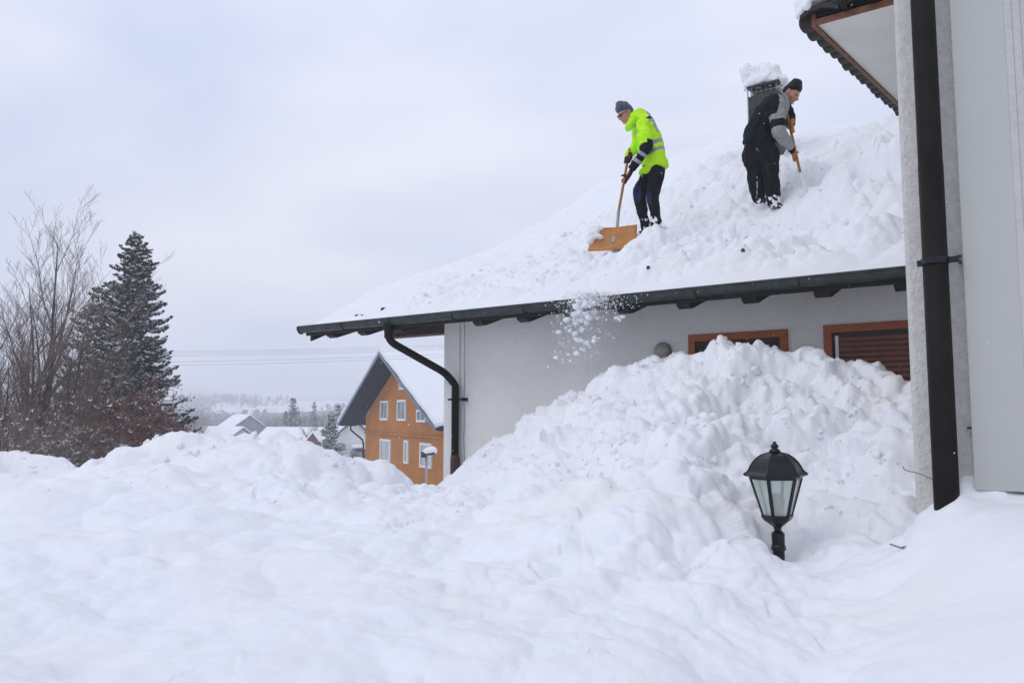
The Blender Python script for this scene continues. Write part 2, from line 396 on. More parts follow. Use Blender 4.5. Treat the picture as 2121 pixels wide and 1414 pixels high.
# ------------------------------------------------------------------ terrain
def zt(x, y):
    x = np.asarray(x, float); y = np.asarray(y, float)
    base = np.interp(y, [0, 9, 14, 25, 50, 80, 120, 220, 300, 420, 620, 900, 2400], [-1.6, -1.9, -2.6, -3.4, -5.4, -5.4, -5.6, -6.5, -9, -9, 2, 15, 17])
    return ZC+base+0.25*fbm2(x, y, 14, 3, 5)+np.clip((y-300)/500, 0, 1)*4*fbm2(x, y, 200, 4, 9)
def ZT(x, y): return float(zt(np.array([x]), np.array([y]))[0])
def build_terrain():
    ys = np.concatenate([np.linspace(-60, 8, 20), np.geomspace(9, 3600, 190)]); us = np.linspace(-1, 1, 260)
    yy, uu = np.meshgrid(ys, us, indexing='ij')
    xx = uu*np.maximum(np.abs(yy)*1.5, 60)
    zz = zt(xx, yy); zz = np.where(yy < 9, ZC-1.9, zz)
    V = np.stack([xx.ravel(), yy.ravel(), zz.ravel()], 1)
    m = bpy.data.materials.new('valley'); m.use_nodes = True; n = m.node_tree.nodes; l = m.node_tree.links
    b = n['Principled BSDF']; b.inputs['Roughness'].default_value = 0.9; b.inputs['Specular IOR Level'].default_value = 0.1
    g = n.new('ShaderNodeNewGeometry'); mpp = n.new('ShaderNodeMapping'); mpp.inputs['Scale'].default_value = (1/170, 1/260, 1/60)
    l.new(g.outputs['Position'], mpp.inputs['Vector'])
    z = n.new('ShaderNodeTexNoise'); z.inputs['Scale'].default_value = 1.0; z.inputs['Detail'].default_value = 7; l.new(mpp.outputs['Vector'], z.inputs['Vector'])
    r = n.new('ShaderNodeValToRGB'); r.color_ramp.elements[0].position = 0.54; r.color_ramp.elements[1].position = 0.57
    r.color_ramp.elements[0].color = (0.09, 0.1, 0.12, 1); r.color_ramp.elements[1].color = (0.8, 0.82, 0.85, 1)
    l.new(z.outputs['Fac'], r.inputs['Fac'])
    sp = n.new('ShaderNodeSeparateXYZ'); l.new(g.outputs['Position'], sp.inputs[0])
    mr = n.new('ShaderNodeMapRange'); mr.inputs['From Min'].default_value = 420; mr.inputs['From Max'].default_value = 480
    l.new(sp.outputs['Y'], mr.inputs['Value'])
    mxx = n.new('ShaderNodeMixRGB'); mxx.inputs[1].default_value = (0.82, 0.84, 0.87, 1)
    l.new(mr.outputs[0], mxx.inputs[0]); l.new(r.outputs['Color'], mxx.inputs[2]); l.new(mxx.outputs[0], b.inputs['Base Color'])
    o = grid_mesh('valley_ground', V, len(ys), len(us), m, flip=True); tag(o, kind='structure')
build_terrain()

# near snow: the heaps thrown up in front of the house, from measured spots
WALL = 7.7
cp = []
def c_(px, py, d, dz=0.0):
    p = P(px, py, d); cp.append((p.x, p.y, p.z-ZC+dz))
def cw(px, py, s):
    p = PW(px, py, s); cp.append((p.x, p.y, p.z-ZC))
crest_left = [(-300, 970, 7.0), (-120, 972, 7.0), (0, 966, 7.0), (90, 962, 6.9), (155, 966, 6.8), (190, 970, 6.8), (240, 942, 6.9), (300, 906, 7.0), (345, 890, 7.1), (385, 908, 7.1), (405, 938, 7.2),
    (440, 945, 7.3), (480, 930, 7.2), (540, 908, 7.1), (590, 897, 7.1), (622, 918, 7.1), (642, 932, 7.1), (662, 950, 7.1), (695, 972, 7.2), (740, 954, 7.2), (785, 958, 7.2), (825, 982, 7.3), (848, 1022, 7.6), (890, 1030, 8.4)]
for (x, y, d) in crest_left:
    c_(x, y, d); c_(x, y, d+0.55, -0.32); c_(x, y, d+1.3, -0.95)
for (x, y, s) in [(925, 1006, 7.35), (955, 1000, 7.3), (985, 952, 7.25), (1020, 932, 7.2), (1055, 932, 7.2), (1105, 892, 7.2), (1165, 848, 7.15), (1192, 815, 7.15), (1235, 806, 7.15), (1270, 792, 7.1), (1315, 765, 7.1), (1370, 734, 7.1),
    (1430, 742, 7.05), (1500, 742, 7.05), (1555, 732, 7.0), (1590, 712, 7.0), (1640, 714, 6.95), (1690, 730, 6.95), (1735, 752, 6.95), (1790, 740, 6.95), (1835, 752, 6.95), (1862, 785, 7.0), (1885, 812, 7.0)]:
    cw(x, y, s); q = PW(x, y, s); v = q-Vector((0, 0, ZC)); b = PV*0.45; cp.append((q.x+b.x, q.y+b.y, v.z-0.16)); b = PV*1.2; cp.append((q.x+b.x, q.y+b.y, v.z-0.3))
def zcol(px_, lst):
    for d, z in lst: cp.append(((px_-1060.5)/F*d*1.0, d, z))
for x in (-500, -250, 0, 250, 500):
    zcol(x, [(1.0, -.66), (2.0, -.66), (3.0, -.63), (4.0, -.60), (5.0, -.53), (6.0, -.43)])
zcol(750, [(1.0, -.66), (2.0, -.66), (3.0, -.62), (4.0, -.58), (5.0, -.54), (6.2, -.48)])
zcol(880, [(4.0, -.58), (5.2, -.57), (6.3, -.66), (7.4, -.82)])
zcol(940, [(6.4, -.62), (7.6, -.80)])
zcol(1000, [(1.0, -.66), (2.0, -.66), (3.0, -.61), (4.0, -.55), (5.0, -.50), (6.0, -.50), (7.2, -.58)])
zcol(1125, [(4.0, -.51), (5.0, -.42), (6.0, -.33), (7.0, -.22)])
zcol(1250, [(1.0, -.68), (2.0, -.67), (3.0, -.59), (4.0, -.47), (5.0, -.33), (6.0, -.17), (7.0, .0)])
zcol(1450, [(1.0, -.75), (2.1, -.72), (3.0, -.61), (4.0, -.42), (5.0, -.17), (6.0, .12)])
zcol(1540, [(3.6, -.60), (4.3, -.45)])
zcol(1612, [(1.0, -.78), (2.2, -.76), (3.0, -.75), (3.6, -.745), (4.07, -.745), (4.5, -.57), (5.0, -.38), (5.5, -.20), (6.0, .05), (6.4, .26)])
zcol(1695, [(3.7, -.70), (4.2, -.59), (4.7, -.46), (5.2, -.28)])
for t in [(1750, 1414, 2.2), (1760, 1280, 2.95), (1760, 1150, 3.7), (1780, 1060, 4.2), (1760, 980, 4.85), (1770, 900, 5.35), (1770, 830, 5.8), (1770, 775, 6.3), (1870, 980, 4.5), (1870, 900, 5.0), (1860, 840, 5.5),
    (1890, 1015, 4.05), (1920, 1035, 3.75), (1945, 1048, 3.45), (2060, 1055, 3.2), (2150, 1075, 2.95), (1950, 1130, 3.15), (2080, 1120, 2.85), (1950, 1250, 2.7), (2110, 1250, 2.4), (1950, 1414, 2.1), (2121, 1414, 1.95), (2300, 1300, 2.0),
    (2121, 2300, 1.0), (-900, 1414, 1.9), (-1200, 1000, 6.0)]: c_(*t)
for (x, y, s) in [(1995, 950, 3.99), (1978, 990, 3.94), (2016, 1008, 3.93), (2030, 1020, 3.92), (2070, 1022, 3.92), (2118, 1027, 3.92), (2200, 1037, 3.92), (2300, 1052, 3.92)]:
    cw(x, y, s)
c_(1978, 1020, 3.42)
for (x, y, s) in [(2030, 1020, 4.6), (2118, 1027, 4.6), (2200, 1037, 4.6)]: cw(x, y, s)
cp_a = np.array(cp)
near_f = tps(cp_a[:, :2], cp_a[:, 2], 4e-4)
CARVE = [(lambda q: (q.x, q.y, q.z-ZC-.015, .22))(P(1614, 1172, 4.02))]
def near_pos(x, y):
    """smooth base surface pushed out along its own normal by clods"""
    h = near_f(x, y)
    for (cx, cy, cz, cr) in CARVE:
        g = np.exp(-((x-cx)**2+(y-cy)**2)/cr**2*1.5); h0 = float(near_f(np.array([cx]), np.array([cy]))[0]); h = h+g*(cz-h0)
    e = 0.02
    hx = (near_f(x+e, y)-near_f(x-e, y))/(2*e); hy = (near_f(x, y+e)-near_f(x, y-e))/(2*e)
    n = np.sqrt(1+hx*hx+hy*hy); nx, ny, nz_ = -hx/n, -hy/n, 1/n
    u = x/np.maximum(y, .3)
    pile = np.clip((x+1.0)/1.4, 0, 1)*np.clip((y-1.9)/2.6, 0, 1)
    crest = np.clip((y-5.0)/1.4, 0, 1)
    calm = np.clip((u-0.40)/0.10, 0, 1)*np.clip((3.7-y)/0.6, 0, 1)      # untouched snow on the right
    rough = 1-0.88*calm
    for (cx, cy, cz, cr) in CARVE: rough = rough*(1-.85*np.exp(-((x-cx)**2+(y-cy)**2)/cr**2*2.5))
    p = np.stack([x.ravel(), y.ravel(), h.ravel()], 1)
    f1 = fbm3(p, .62, 3, 3).reshape(x.shape); f2_ = fbm3(p, .11, 3, 8).reshape(x.shape); patch = np.clip(.5+1.1*fbm3(p, .8, 2, 40).reshape(x.shape), 0, 1)
    a = blocks3((x, y, h), .46, 11, 1.5, .5, 1.25); b = blocks3((x, y, h), .18, 21, 1.9, .45, 1.2); c = blocks3((x, y, h), .075, 31, 1.8, .45, 1.25)
    sm_ = np.clip(1-(y-2.2)/3.5, 0, 1)*(1-pile)
    d = rough*((.035+.02*sm_)*f1+(.006+.014*pile+.004*crest)*f2_+(.17+.2*pile+.10*crest*(1-pile)-.14*sm_)*a+(.16+.38*pile+.26*crest*(1-pile)-.03*sm_)*(.3+.7*patch)*b+(.16+.56*pile+.2*crest-.04*sm_)*(.1+.9*patch)*c)
    return x+nx*d, y+ny*d, h+nz_*d
def build_near():
    nu, nv = 1000, 560
    us = np.linspace(-1.35, 1.15, nu); ys = np.geomspace(0.75, 10.5, nv)
    uu, yy = np.meshgrid(us, ys, indexing='ij'); xx = uu*yy
    X, Y, Z = near_pos(xx, yy)
    Z = np.maximum(Z, -2.3)
    V = np.stack([X.ravel(), Y.ravel(), Z.ravel()+ZC], 1)
    o = grid_mesh('snow_ground', V, nu, nv, M['snow']); tag(o, kind='structure')
build_near()
def NZ(x, y): return float(near_f(np.array([x]), np.array([y]))[0])+ZC
CLODS = []
def near_clods():
    """loose crumbs and clods lying on the heap and its crests"""
    r = random.Random(21); pts = []
    for i in range(1500):
        px_ = r.uniform(930, 1900); d = r.uniform(4.2, 8.6); x = (px_-1060)/F*d
        if x*PV.x+d*PV.y > 7.35: continue
        pts.append((x, d, (.006+.02*r.random()**2.5)*(1.0 if r.random() < .93 else 2.3)))
    for i in range(350):
        px_ = r.uniform(-60, 900); d = r.gauss(6.6, .55); pts.append(((px_-1060)/F*d, d, .008+.03*r.random()**3))
    a = np.array(pts); X, Y, Z = near_pos(a[:, 0], a[:, 1])
    pat = fbm2(a[:, 0], a[:, 1], .5, 2, 61)
    for k in range(len(a)):
        if pat[k] > -.12: CLODS.append(((X[k], Y[k], Z[k]+ZC-a[k, 2]*.15), a[k, 2]))
near_clods()

# ------------------------------------------------------------------ the white house
SE = 7.0                         # plane of the gutter
TAN = 0.415
zg = PW(1330, 610, SE).z-ZC      # top of the gutter
WL = ws(PW(628, 680, SE))[0]     # left end of the eave
wC = ws(PW(921, 800, WALL))[0]   # left corner of the wall
SF = 3.98                        # front plane of the right-hand house
wR = ws(PW(1878, 640, SF))[0]    # its left corner
RIDGE = 13.7
house = thing('white_house', H(3.5, WALL, -1.6), 'white rendered low house with two shovellers on its deep snow-covered roof', 'house')
mb = MB(); mb.wbox(wR-0.02, wC-0.26, WALL, WALL+0.3, -2.6, zg+0.25); wall = mb.build('wall', M['plaster'], house)
mb = MB(); mb.wbox(wC-0.25, wC, WALL-0.012, WALL+0.3, -2.6, zg+0.22); mb.build('corner_pilaster', M['plaster'], house)
# gable wall following the roof
zr = lambda s: zg-0.05+(s-SE)*TAN
mb = MB(); mb.prism([H(wC-0.02, WALL+0.3, -2.6), H(wC-0.02, 20.4, -2.6), H(wC-0.02, 20.4, zr(WALL+0.3)-0.1), H(wC-0.02, RIDGE, zr(RIDGE)-0.2), H(wC-0.02, WALL+0.3, zr(WALL+0.3)-0.12)], WV*-0.3); mb.build('gable_wall', M['plaster'], house)
# roof deck, both slopes
mb = MB()
def slope(s): return zr(s) if s <= RIDGE else zr(2*RIDGE-s)
mb.prism([H(wR-3, SE+0.03, zr(SE)-0.06), H(wR-3, RIDGE, zr(RIDGE)-0.06), H(wR-3, 20.4, slope(20.4)-0.06), H(wR-3, 20.4, slope(20.4)+0.0), H(wR-3, RIDGE, zr(RIDGE)), H(wR-3, SE+0.03, zr(SE))], WV*(WL-0.05-wR+3))
mb.build('roof', M['timber_black'], house)
# gutter: half-round trough in sections with overlapped joints
seg = [WL, 7.75, 6.9, 5.9, 4.9, 3.9, 2.95, 2.0, wR-0.02]
for a, b in zip(seg[:-1], seg[1:]):
    mb = MB(); n = 12; vs = []
    for e, w_ in enumerate((a, b)):
        for k in range(n+1):
            t = math.pi*k/n; r = 0.062+0.002*e
            vs.append(H(w_, SE-0.062-r*math.cos(t)*1.0+0.062-0.035, zg-0.005-r*math.sin(t)*1.25))
    fs = [(k, k+1, n+1+k+1, n+1+k) for k in range(n)]
    mb.add(vs, fs)
    mb.tube([H(a, SE-0.099, zg), H(b, SE-0.101, zg)], 0.011, 6)
    for e in (0,):   # joint sleeve
        ring = [H(a, SE-0.035-0.069*math.cos(math.pi*k/n), zg-0.005-0.086*math.sin(math.pi*k/n)) for k in range(n+1)]
        mb.tube(ring, 0.008, 5)
    # end plate closing the bottom from the side
    if a == WL: mb.add([H(a, SE-0.035-0.064*math.cos(math.pi*k/n), zg-0.005-0.08*math.sin(math.pi*k/n)) for k in range(n+1)], [tuple(range(n+1))])
    o = mb.build('gutter', M['gutter'], house, smooth=False)
    sm = o.modifiers.new('t', 'SOLIDIFY'); sm.thickness = 0.004
mb = MB(); mb.wbox(wR, WL-0.02, SE+0.033, SE+0.058, zg-0.11, zg-0.02); mb.build('fascia', M['timber_black'], house)
# rafter tails
raf = [1.19, 1.83, 2.47, 3.11, 3.75, 4.38, 5.0, 5.62, 6.9, 7.52, 8.12]
for i, w_ in enumerate(raf):
    w_ = w_+0.02
    mb = MB(); a = SE+0.06
    mb.prism([H(w_-0.07, a, zr(a)-0.06), H(w_-0.07, a, zr(a)-0.105), H(w_-0.07, a+0.07, zr(a)-0.135), H(w_-0.07, WALL+0.05, zr(WALL)-0.20), H(w_-0.07, WALL+0.05, zr(WALL)-0.06)], WV*0.14)
    mb.build('rafter', M['timber_black'], house, bevel=0.006)
pz0 = ws(PW(920, 690, WALL))[2]; pz1 = ws(PW(920, 668, WALL))[2]
mb = MB(); mb.wbox(wC, wC+1.1, WALL-0.0, WALL+0.2, pz0, pz1); mb.build('purlin', M['timber'], house, bevel=0.01)
mb = MB(); mb.wbox(wR, wC-0.27, WALL-0.03, WALL-0.001, zr(WALL)-0.10, zr(WALL)-0.06); mb.build('wall_plate', M['timber_black'], house)
# verge board
mb = MB(); mb.prism([H(WL-0.03, SE+0.1, zr(SE+0.1)-0.17), H(WL-0.03, RIDGE, zr(RIDGE)-0.17), H(WL-0.03, RIDGE, zr(RIDGE)-0.065), H(WL-0.03, SE+0.1, zr(SE+0.1)-0.065)], WV*-0.04); mb.build('verge_board', M['timber_black'], house)
# downpipe of the white house
A = PW(805, 672, SE-0.035)
wd = ws(PW(941, 900, WALL-0.1))[0]; wa = ws(A)[0]
bend2 = PW(928, 783, WALL-0.085)
mb = MB()
p0 = H(wa, SE-0.035, zg-0.07); p1 = H(wa, SE-0.035, ws(PW(812, 705, SE-0.035))[2])
b2z = ws(bend2)[2]
p2 = H(wd+0.06, WALL-0.15, b2z+0.04); p3 = H(wd, WALL-0.085, b2z-0.1)
def arc(a, b, c, n=6):
    return [a*(1-t)*(1-t)+b*2*t*(1-t)+c*t*t for t in [i/n for i in range(n+1)]]
d12 = (p2-p1)
path = [p0, p0+(p1-p0)*0.55]+arc(p0+(p1-p0)*0.6, p1, p1+d12*0.14)+arc(p1+d12*0.86, p2, p3)+[H(wd, WALL-0.085, -0.62)]
mb.tube(path, [0.066, 0.052]+[0.047]*(len(path)-2), 16)
dp = mb.build('downpipe', M['pipe'], house, smooth=True)
mb = MB(); mb.tube([H(wd, WALL-0.085, -0.5), H(wd, WALL-0.085, -0.56), H(wd, WALL-0.085, -2.4)], [0.05, 0.058, 0.058], 16); mb.build('pipe_foot', M['piperust'], dp, smooth=True)
zc_ = ws(PW(940, 827, WALL-0.085))[2]
mb = MB(); mb.tube([H(wd, WALL-0.085, zc_-0.014), H(wd, WALL-0.085, zc_+0.014)], 0.053, 16); mb.box(H(wd, WALL-0.085, zc_), WV*0.12, PV*0.006, ZV*0.012)
mb.box(H(wd-0.12, WALL-0.05, zc_+0.0), WV*0.012, PV*0.05, ZV*0.02); mb.build('pipe_clamp', M['pipe'], dp)
# thin conductor cable down the wall
wl = ws(PW(963, 800, WALL))[0]
mb = MB(); mb.tube([H(wl+0.01*math.sin(i*1.7)*0.6, WALL-0.012, zr(WALL)-0.15-i*0.13) for i in range(19)], 0.003, 5); mb.build('wall_cable', M['wire'], house)

# windows in its front wall
def wwin(px0, px1, pyt0, pyt1, hgt, shutter):
    w1 = ws(PW(px0, pyt0, WALL))[0]; w0 = ws(PW(px1, pyt1, WALL))[0] if px1 else wR
    zt_ = ws(PW(px0, pyt0, WALL))[2]; zb = zt_-hgt; fw = 0.075
    mb = MB()
    mb.wbox(w0, w1, WALL-0.03, WALL+0.02, zt_-fw, zt_); mb.wbox(w1-fw, w1, WALL-0.03, WALL+0.02, zb+fw, zt_-fw); mb.wbox(w0, w0+fw, WALL-0.03, WALL+0.02, zb+fw, zt_-fw); mb.wbox(w0, w1, WALL-0.03, WALL+0.02, zb, zb+fw)
    win = mb.build('window_frame', M['frame'], house, bevel=0.004)
    mb = MB(); mb.wbox(w0+fw, w1-fw, WALL-0.004, WALL-0.002, zb+fw, zt_-fw); mb.build('window_recess', M['dark'], win)
    if shutter:
        mb = MB(); mb.wbox(w1-fw-0.055, w1-fw-0.028, WALL-0.022, WALL-0.004, zb+fw, zt_-fw-0.03); mb.build('guide_rail', M['white'], win)
        # slats: one shared mesh
        me = None; z = zt_-fw-0.04; h_ = 0.05
        while z > zb+fw:
            if me is None:
                mb = MB(); pr = []
                for k in range(7):
                    t = k/6; pr.append(H(w0+fw, WALL-0.008-0.014*math.sin(math.pi*t), z-h_*0.94*t))
                pr += [H(w0+fw, WALL-0.004, z-h_*0.94), H(w0+fw, WALL-0.004, z)]
                mb.prism(pr, WV*(w1-w0-2*fw-0.06)); o = mb.build('slat', M['shutter'], win); me = o.data; z0 = z
            else:
                o = bpy.data.objects.new('slat', me); COL.objects.link(o); o.parent = win; o.location = (0, 0, z-z0)
            z -= h_
    else:
        mb = MB(); mb.wbox(w0+fw, w1-fw, WALL-0.016, WALL-0.006, zt_-fw-0.05, zt_-fw-0.0); mb.build('inner_rail', M['timber'], win)
wwin(1427, 1632, 694, 682, 1.2, False)
wwin(1706, None, 674, 664, 1.15, True)
# round wall lamp
c = PW(1374, 728, WALL); lr = 0.098
lamp = thing('wall_lamp', c, 'round dull grey wall lamp half buried where the snow heap meets the white wall', 'lamp')
mb = MB(); vs = []; fs = []; nn = 24
prof = [(1.0, 0.0), (1.0, 0.03), (0.93, 0.045)]
for r_, dpt in prof+[(0.9*math.cos(a), 0.045+0.045*math.sin(a)) for a in (0.2, 0.5, 0.8, 1.1, 1.35)]:
    for k in range(nn):
        a = 2*math.pi*k/nn; vs.append(c+WV*(math.cos(a)*lr*r_)+ZV*(math.sin(a)*lr*r_)-PV*(dpt+0.002))
rings = len(vs)//nn
for i in range(rings-1):
    for k in range(nn): fs.append((i*nn+k, i*nn+(k+1) % nn, (i+1)*nn+(k+1) % nn, (i+1)*nn+k))
fs.append(tuple((rings-1)*nn+k for k in range(nn)))
ring = MB(); ring.add(vs[:3*nn], [f for f in fs if max(f) < 3*nn]); ring.build('lamp_base', M['wire'], lamp, smooth=True)
dome = MB(); dome.add(vs[2*nn:], [tuple(i-2*nn for i in f) for f in fs if min(f) >= 2*nn]); dome.build('lamp_shade', M['lampdome'], lamp, smooth=True)

# ------------------------------------------------------------------ snow on its roof
tp = []
def t_(w, s, t): tp.append((w, s, t))
def tpx(px, py, s):
    q = PW(px, py, s); a = ws(q); t_(a[0], s, a[2]-(zr(s)))
for w_ in (8.45, 7.5, 6.6, 5.6): t_(w_, 7.0, 0.06); t_(w_, 7.5, 0.13)
for w_ in (4.6, 3.7, 2.8, 1.9, 1.2): t_(w_, 7.0, 0.07); t_(w_, 7.45, 0.24)
for (x, y, s) in [(760, 598, 8.2), (870, 560, 9.4), (970, 528, 10.5), (1080, 478, 12.0)]: q = PW(x, y, s); t_(WL, s, max(0.1, ws(q)[2]-zr(s)))
tpx(1170, 436, 13.6); tpx(1230, 385, 13.6); tpx(1290, 360, 13.6); tpx(1395, 318, 13.6); tpx(1480, 295, 13.6); tpx(1535, 278, 13.6)
tpx(1350, 484, 8.9); tpx(1300, 500, 8.6); tpx(1590, 430, 9.37); tpx(1640, 425, 9.3); tpx(1500, 470, 9.0)
tpx(1690, 330, 10.6); tpx(1740, 318, 10.3); tpx(1790, 285, 10.0); tpx(1830, 268, 9.8); tpx(1862, 250, 9.6); tpx(1900, 240, 9.5)
tpx(1700, 430, 9.0); tpx(1780, 400, 8.6); tpx(1850, 360, 8.6); tpx(1850, 450, 8.0); tpx(1700, 490, 8.2); tpx(1500, 530, 8.0); tpx(1250, 525, 8.4)
tpx(1265, 516, 8.1); tpx(1430, 400, 10.5); tpx(1250, 440, 11); tpx(1100, 500, 11)
t_(4.5, 10, 0.3); t_(7, 9, 0.14); t_(6, 10.5, 0.2); t_(7, 12.5, 0.15); t_(2.3, 12, 0.8); t_(1.2, 12, 0.9); t_(1.0, 13.6, 0.75); t_(3, 15, 0.7); t_(7, 15, 0.3); t_(1, 15, 0.7)
ta = np.array(tp); rf = tps(ta[:, :2], ta[:, 2], 3e-3)
FEET = [(w_, s_, r_) for (w_, s_), r_ in ((ws(PW(1350, 480, 8.9))[:2], .34), (ws(PW(1590, 428, 9.37))[:2], .36), (ws(PW(1268, 498, 8.4))[:2], .32), (ws(PW(1668, 395, 9.45))[:2], .2))]
def rt(w, s):
    t = rf(w, s)
    fade = np.clip((s-SE+0.05)/0.4, 0, 1)*np.clip((WL+0.03-w)/0.25, 0, 1)
    r = np.clip((8.0-w)/3.8, 0, 1)*np.clip((s-7.05)/0.6, 0, 1)
    far = np.clip((s-10.8)/1.5, 0, 1)*np.clip((w-2.2)/.8, 0, 1)
    z = (s-SE)*TAN+t; p = (w, s, z); q = np.stack([w.ravel(), s.ravel(), z.ravel()], 1)
    patch = np.clip(.55+1.0*fbm3(q, .8, 2, 140).reshape(w.shape), 0, 1); k = 1-.85*far
    rm = 1+.5*np.clip((3.2-w)/1.5, 0, 1)*np.clip((s-8)/1, 0, 1)
    lump = .03*fbm3(q, .6, 3, 71).reshape(w.shape)+(.07+r*.6*k*rm)*blocks3(p, .42, 81, 1.5)+(.06+r*.95*k*rm)*blocks3(p, .18, 91, 1.8)*(.3+.7*patch)+(.04+1.0*r*k)*blocks3(p, .08, 95, 1.6)*(.2+.8*patch)+(.003+.016*r*k)*fbm3(q, .07, 2, 99).reshape(w.shape)
    for (fw_, fs_, fr_) in FEET: lump = lump*(1-.9*np.exp(-((w-fw_)**2+(s-fs_)**2)/fr_**2))
    t = t+fade*lump
    t = np.maximum(t, 0.035)
    # rounded lips at the verge and the eave
    t = t*np.clip((WL+0.05-w)/0.14, 0, 1)**0.5*np.clip((s-SE+0.07)/0.1, 0, 1)**0.5
    return t
ws_ = np.linspace(wR-2.0, WL+0.05, 620); ss_ = np.concatenate([np.linspace(SE-0.07, 11.0, 300), np.linspace(11.03, 17.5, 150)])
wg, sg = np.meshgrid(ws_, ss_, indexing='ij')
hz = zg-0.05+(np.where(sg <= RIDGE, sg, 2*RIDGE-sg)-SE)*TAN
# round the ridge a little
zz = hz+rt(wg, sg)-0.02
zz = np.maximum(zz, np.where(sg < SE+.04, zg-.02, -9))
V = np.stack([(WV.x*wg+PV.x*sg).ravel(), (WV.y*wg+PV.y*sg).ravel(), (zz+ZC).ravel()], 1)
rs = grid_mesh('roof_snow', V, len(ws_), len(ss_), M['snow'], house, flip=True)
def RZ(w, s): return ZC+zg-0.05+(min(s, 2*RIDGE-s)-SE)*TAN+float(rt(np.array([w]), np.array([s]))[0])-0.02
# dark tile corners that show through near the gutter
for (x, y, s, k) in [(795, 643, 7.42, 1.5), (740, 650, 7.3, .8), (752, 648, 7.32, .5), (645, 668, 7.16, .8), (1542, 568, 7.38, .9), (1345, 585, 7.35, .8)]:
    q = PW(x, y, s); w_, s_, _ = ws(q); z_ = RZ(w_, s_)-ZC
    k *= .5; mb = MB(); mb.prism([H(w_-0.04*k, s_-0.03, z_-0.02), H(w_+0.045*k, s_-0.03, z_-0.02), H(w_+0.03*k, s_-0.03, z_+0.014*k), H(w_-0.01*k, s_-0.03, z_+0.024*k)], PV*0.06); mb.build('tile_edge', M['tile'], house)

# chimney
cs = 11.4; c0 = PW(1591, 240, cs); cw_, _, cz = ws(c0)
ctop = ws(PW(1586, 188, cs))[2]
mb = MB(); mb.wbox(cw_-0.2, cw_+0.2, cs-0.18, cs+0.18, 2.2, ctop-0.12)
chim = mb.build('chimney', M['slate'], house)
# slates hung on the chimney: small overlapping plates on the two faces seen
me = None
for face in range(2):
    me = None
    for r_ in range(11):
        for k in range(4):
            z = ctop-0.17-r_*0.10; off = -0.15+k*0.10+(0.02 if r_ % 2 else -0.02)
            if me is None:
                mb = MB()
                if face == 0: c = H(cw_+off, cs-0.192, z); mb.box(c, WV*0.047, PV*0.006+ZV*0.0, ZV*0.06+PV*-0.006)
                else: c = H(cw_+0.212, cs+off*.9, z); mb.box(c, PV*0.042, WV*0.006, ZV*0.06+WV*0.006)
                o = mb.build('slate', M['slate'], chim); me = o.data; o0 = (off, z)
            else:
                o = bpy.data.objects.new('slate', me); COL.objects.link(o); o.parent = chim
                o.location = (WV if face == 0 else PV)*(off-o0[0])+ZV*(z-o0[1])
# open top: cage of rods under a lid
mb = MB()
for i in range(6):
    for side in range(2):
        w_ = cw_-0.18+i*0.36/5; mb.tube([H(w_, cs-0.17 if side == 0 else cs+0.17, ctop-0.13), H(w_, cs-0.17 if side == 0 else cs+0.17, ctop+0.02)], 0.004, 5)
        s_ = cs-0.17+i*0.34/5; mb.tube([H(cw_+(0.19 if side else -0.19), s_, ctop-0.13), H(cw_+(0.19 if side else -0.19), s_, ctop+0.02)], 0.004, 5)
mb.tube([H(cw_-0.19, cs-0.17, ctop-.06), H(cw_+0.19, cs-0.17, ctop-.06), H(cw_+0.19, cs+0.17, ctop-.06), H(cw_-0.19, cs+0.17, ctop-.06)], 0.004, 5)
mb.build('spark_guard', M['steel'], chim)
mb = MB(); mb.wbox(cw_-0.15, cw_+0.15, cs-0.13, cs+0.13, ctop-0.13, ctop+0.01); mb.build('flue', M['dark'], chim)
mb = MB(); mb.wbox(cw_-0.24, cw_+0.24, cs-0.22, cs+0.22, ctop+0.01, ctop+0.04); mb.build('lid', M['slate'], chim, bevel=0.008)
mb = MB(); mb.tube([H(cw_+0.225, cs-0.2, ctop-1.0), H(cw_+0.225, cs-0.2, ctop)], 0.01, 6); mb.build('steel_strap', M['steel'], chim)
def pc(px, py, ds=0): return PW(px, py, cs+ds)
soft('snow_cap', [[(pc(1556, 178), (.12, .24, .06)), (pc(1614, 176), (.12, .24, .055)), (pc(1575, 160), (.2, .24, .1))], [(pc(1552, 163), (.13, .2, .1)), (pc(1556, 148), (.13, .2, .07)), (pc(1590, 156), (.16, .22, .1))],
    [(pc(1605, 162), (.12, .2, .08)), (pc(1620, 170), (.09, .18, .06))], [(pc(1548, 142), (.08, .14, .045)), (pc(1574, 142), (.09, .14, .045))], [(pc(1584, 146), .07), (pc(1606, 156), .08)]], 0.015, M['snow'], chim,
    disp=lambda p: 0.05*fbm3(p, 0.2, 3, 4)+0.16*blocks3((p[:, 0], p[:, 1], p[:, 2]), .11, 3, 1.5)+0.008*fbm3(p, 0.03, 2, 14))

# ------------------------------------------------------------------ right-hand house
rh = thing('plastered_house', H(wR-1.5, SF+1, -1.6), 'tall pale rough plastered house close by with dark downpipe and tiled eave', 'house')
mb = MB(); mb.wbox(wR-6, wR, SF, SF+9, -2.6, 6.5); mb.build('wall', M['plaster_rough'], rh, bevel=0.02)
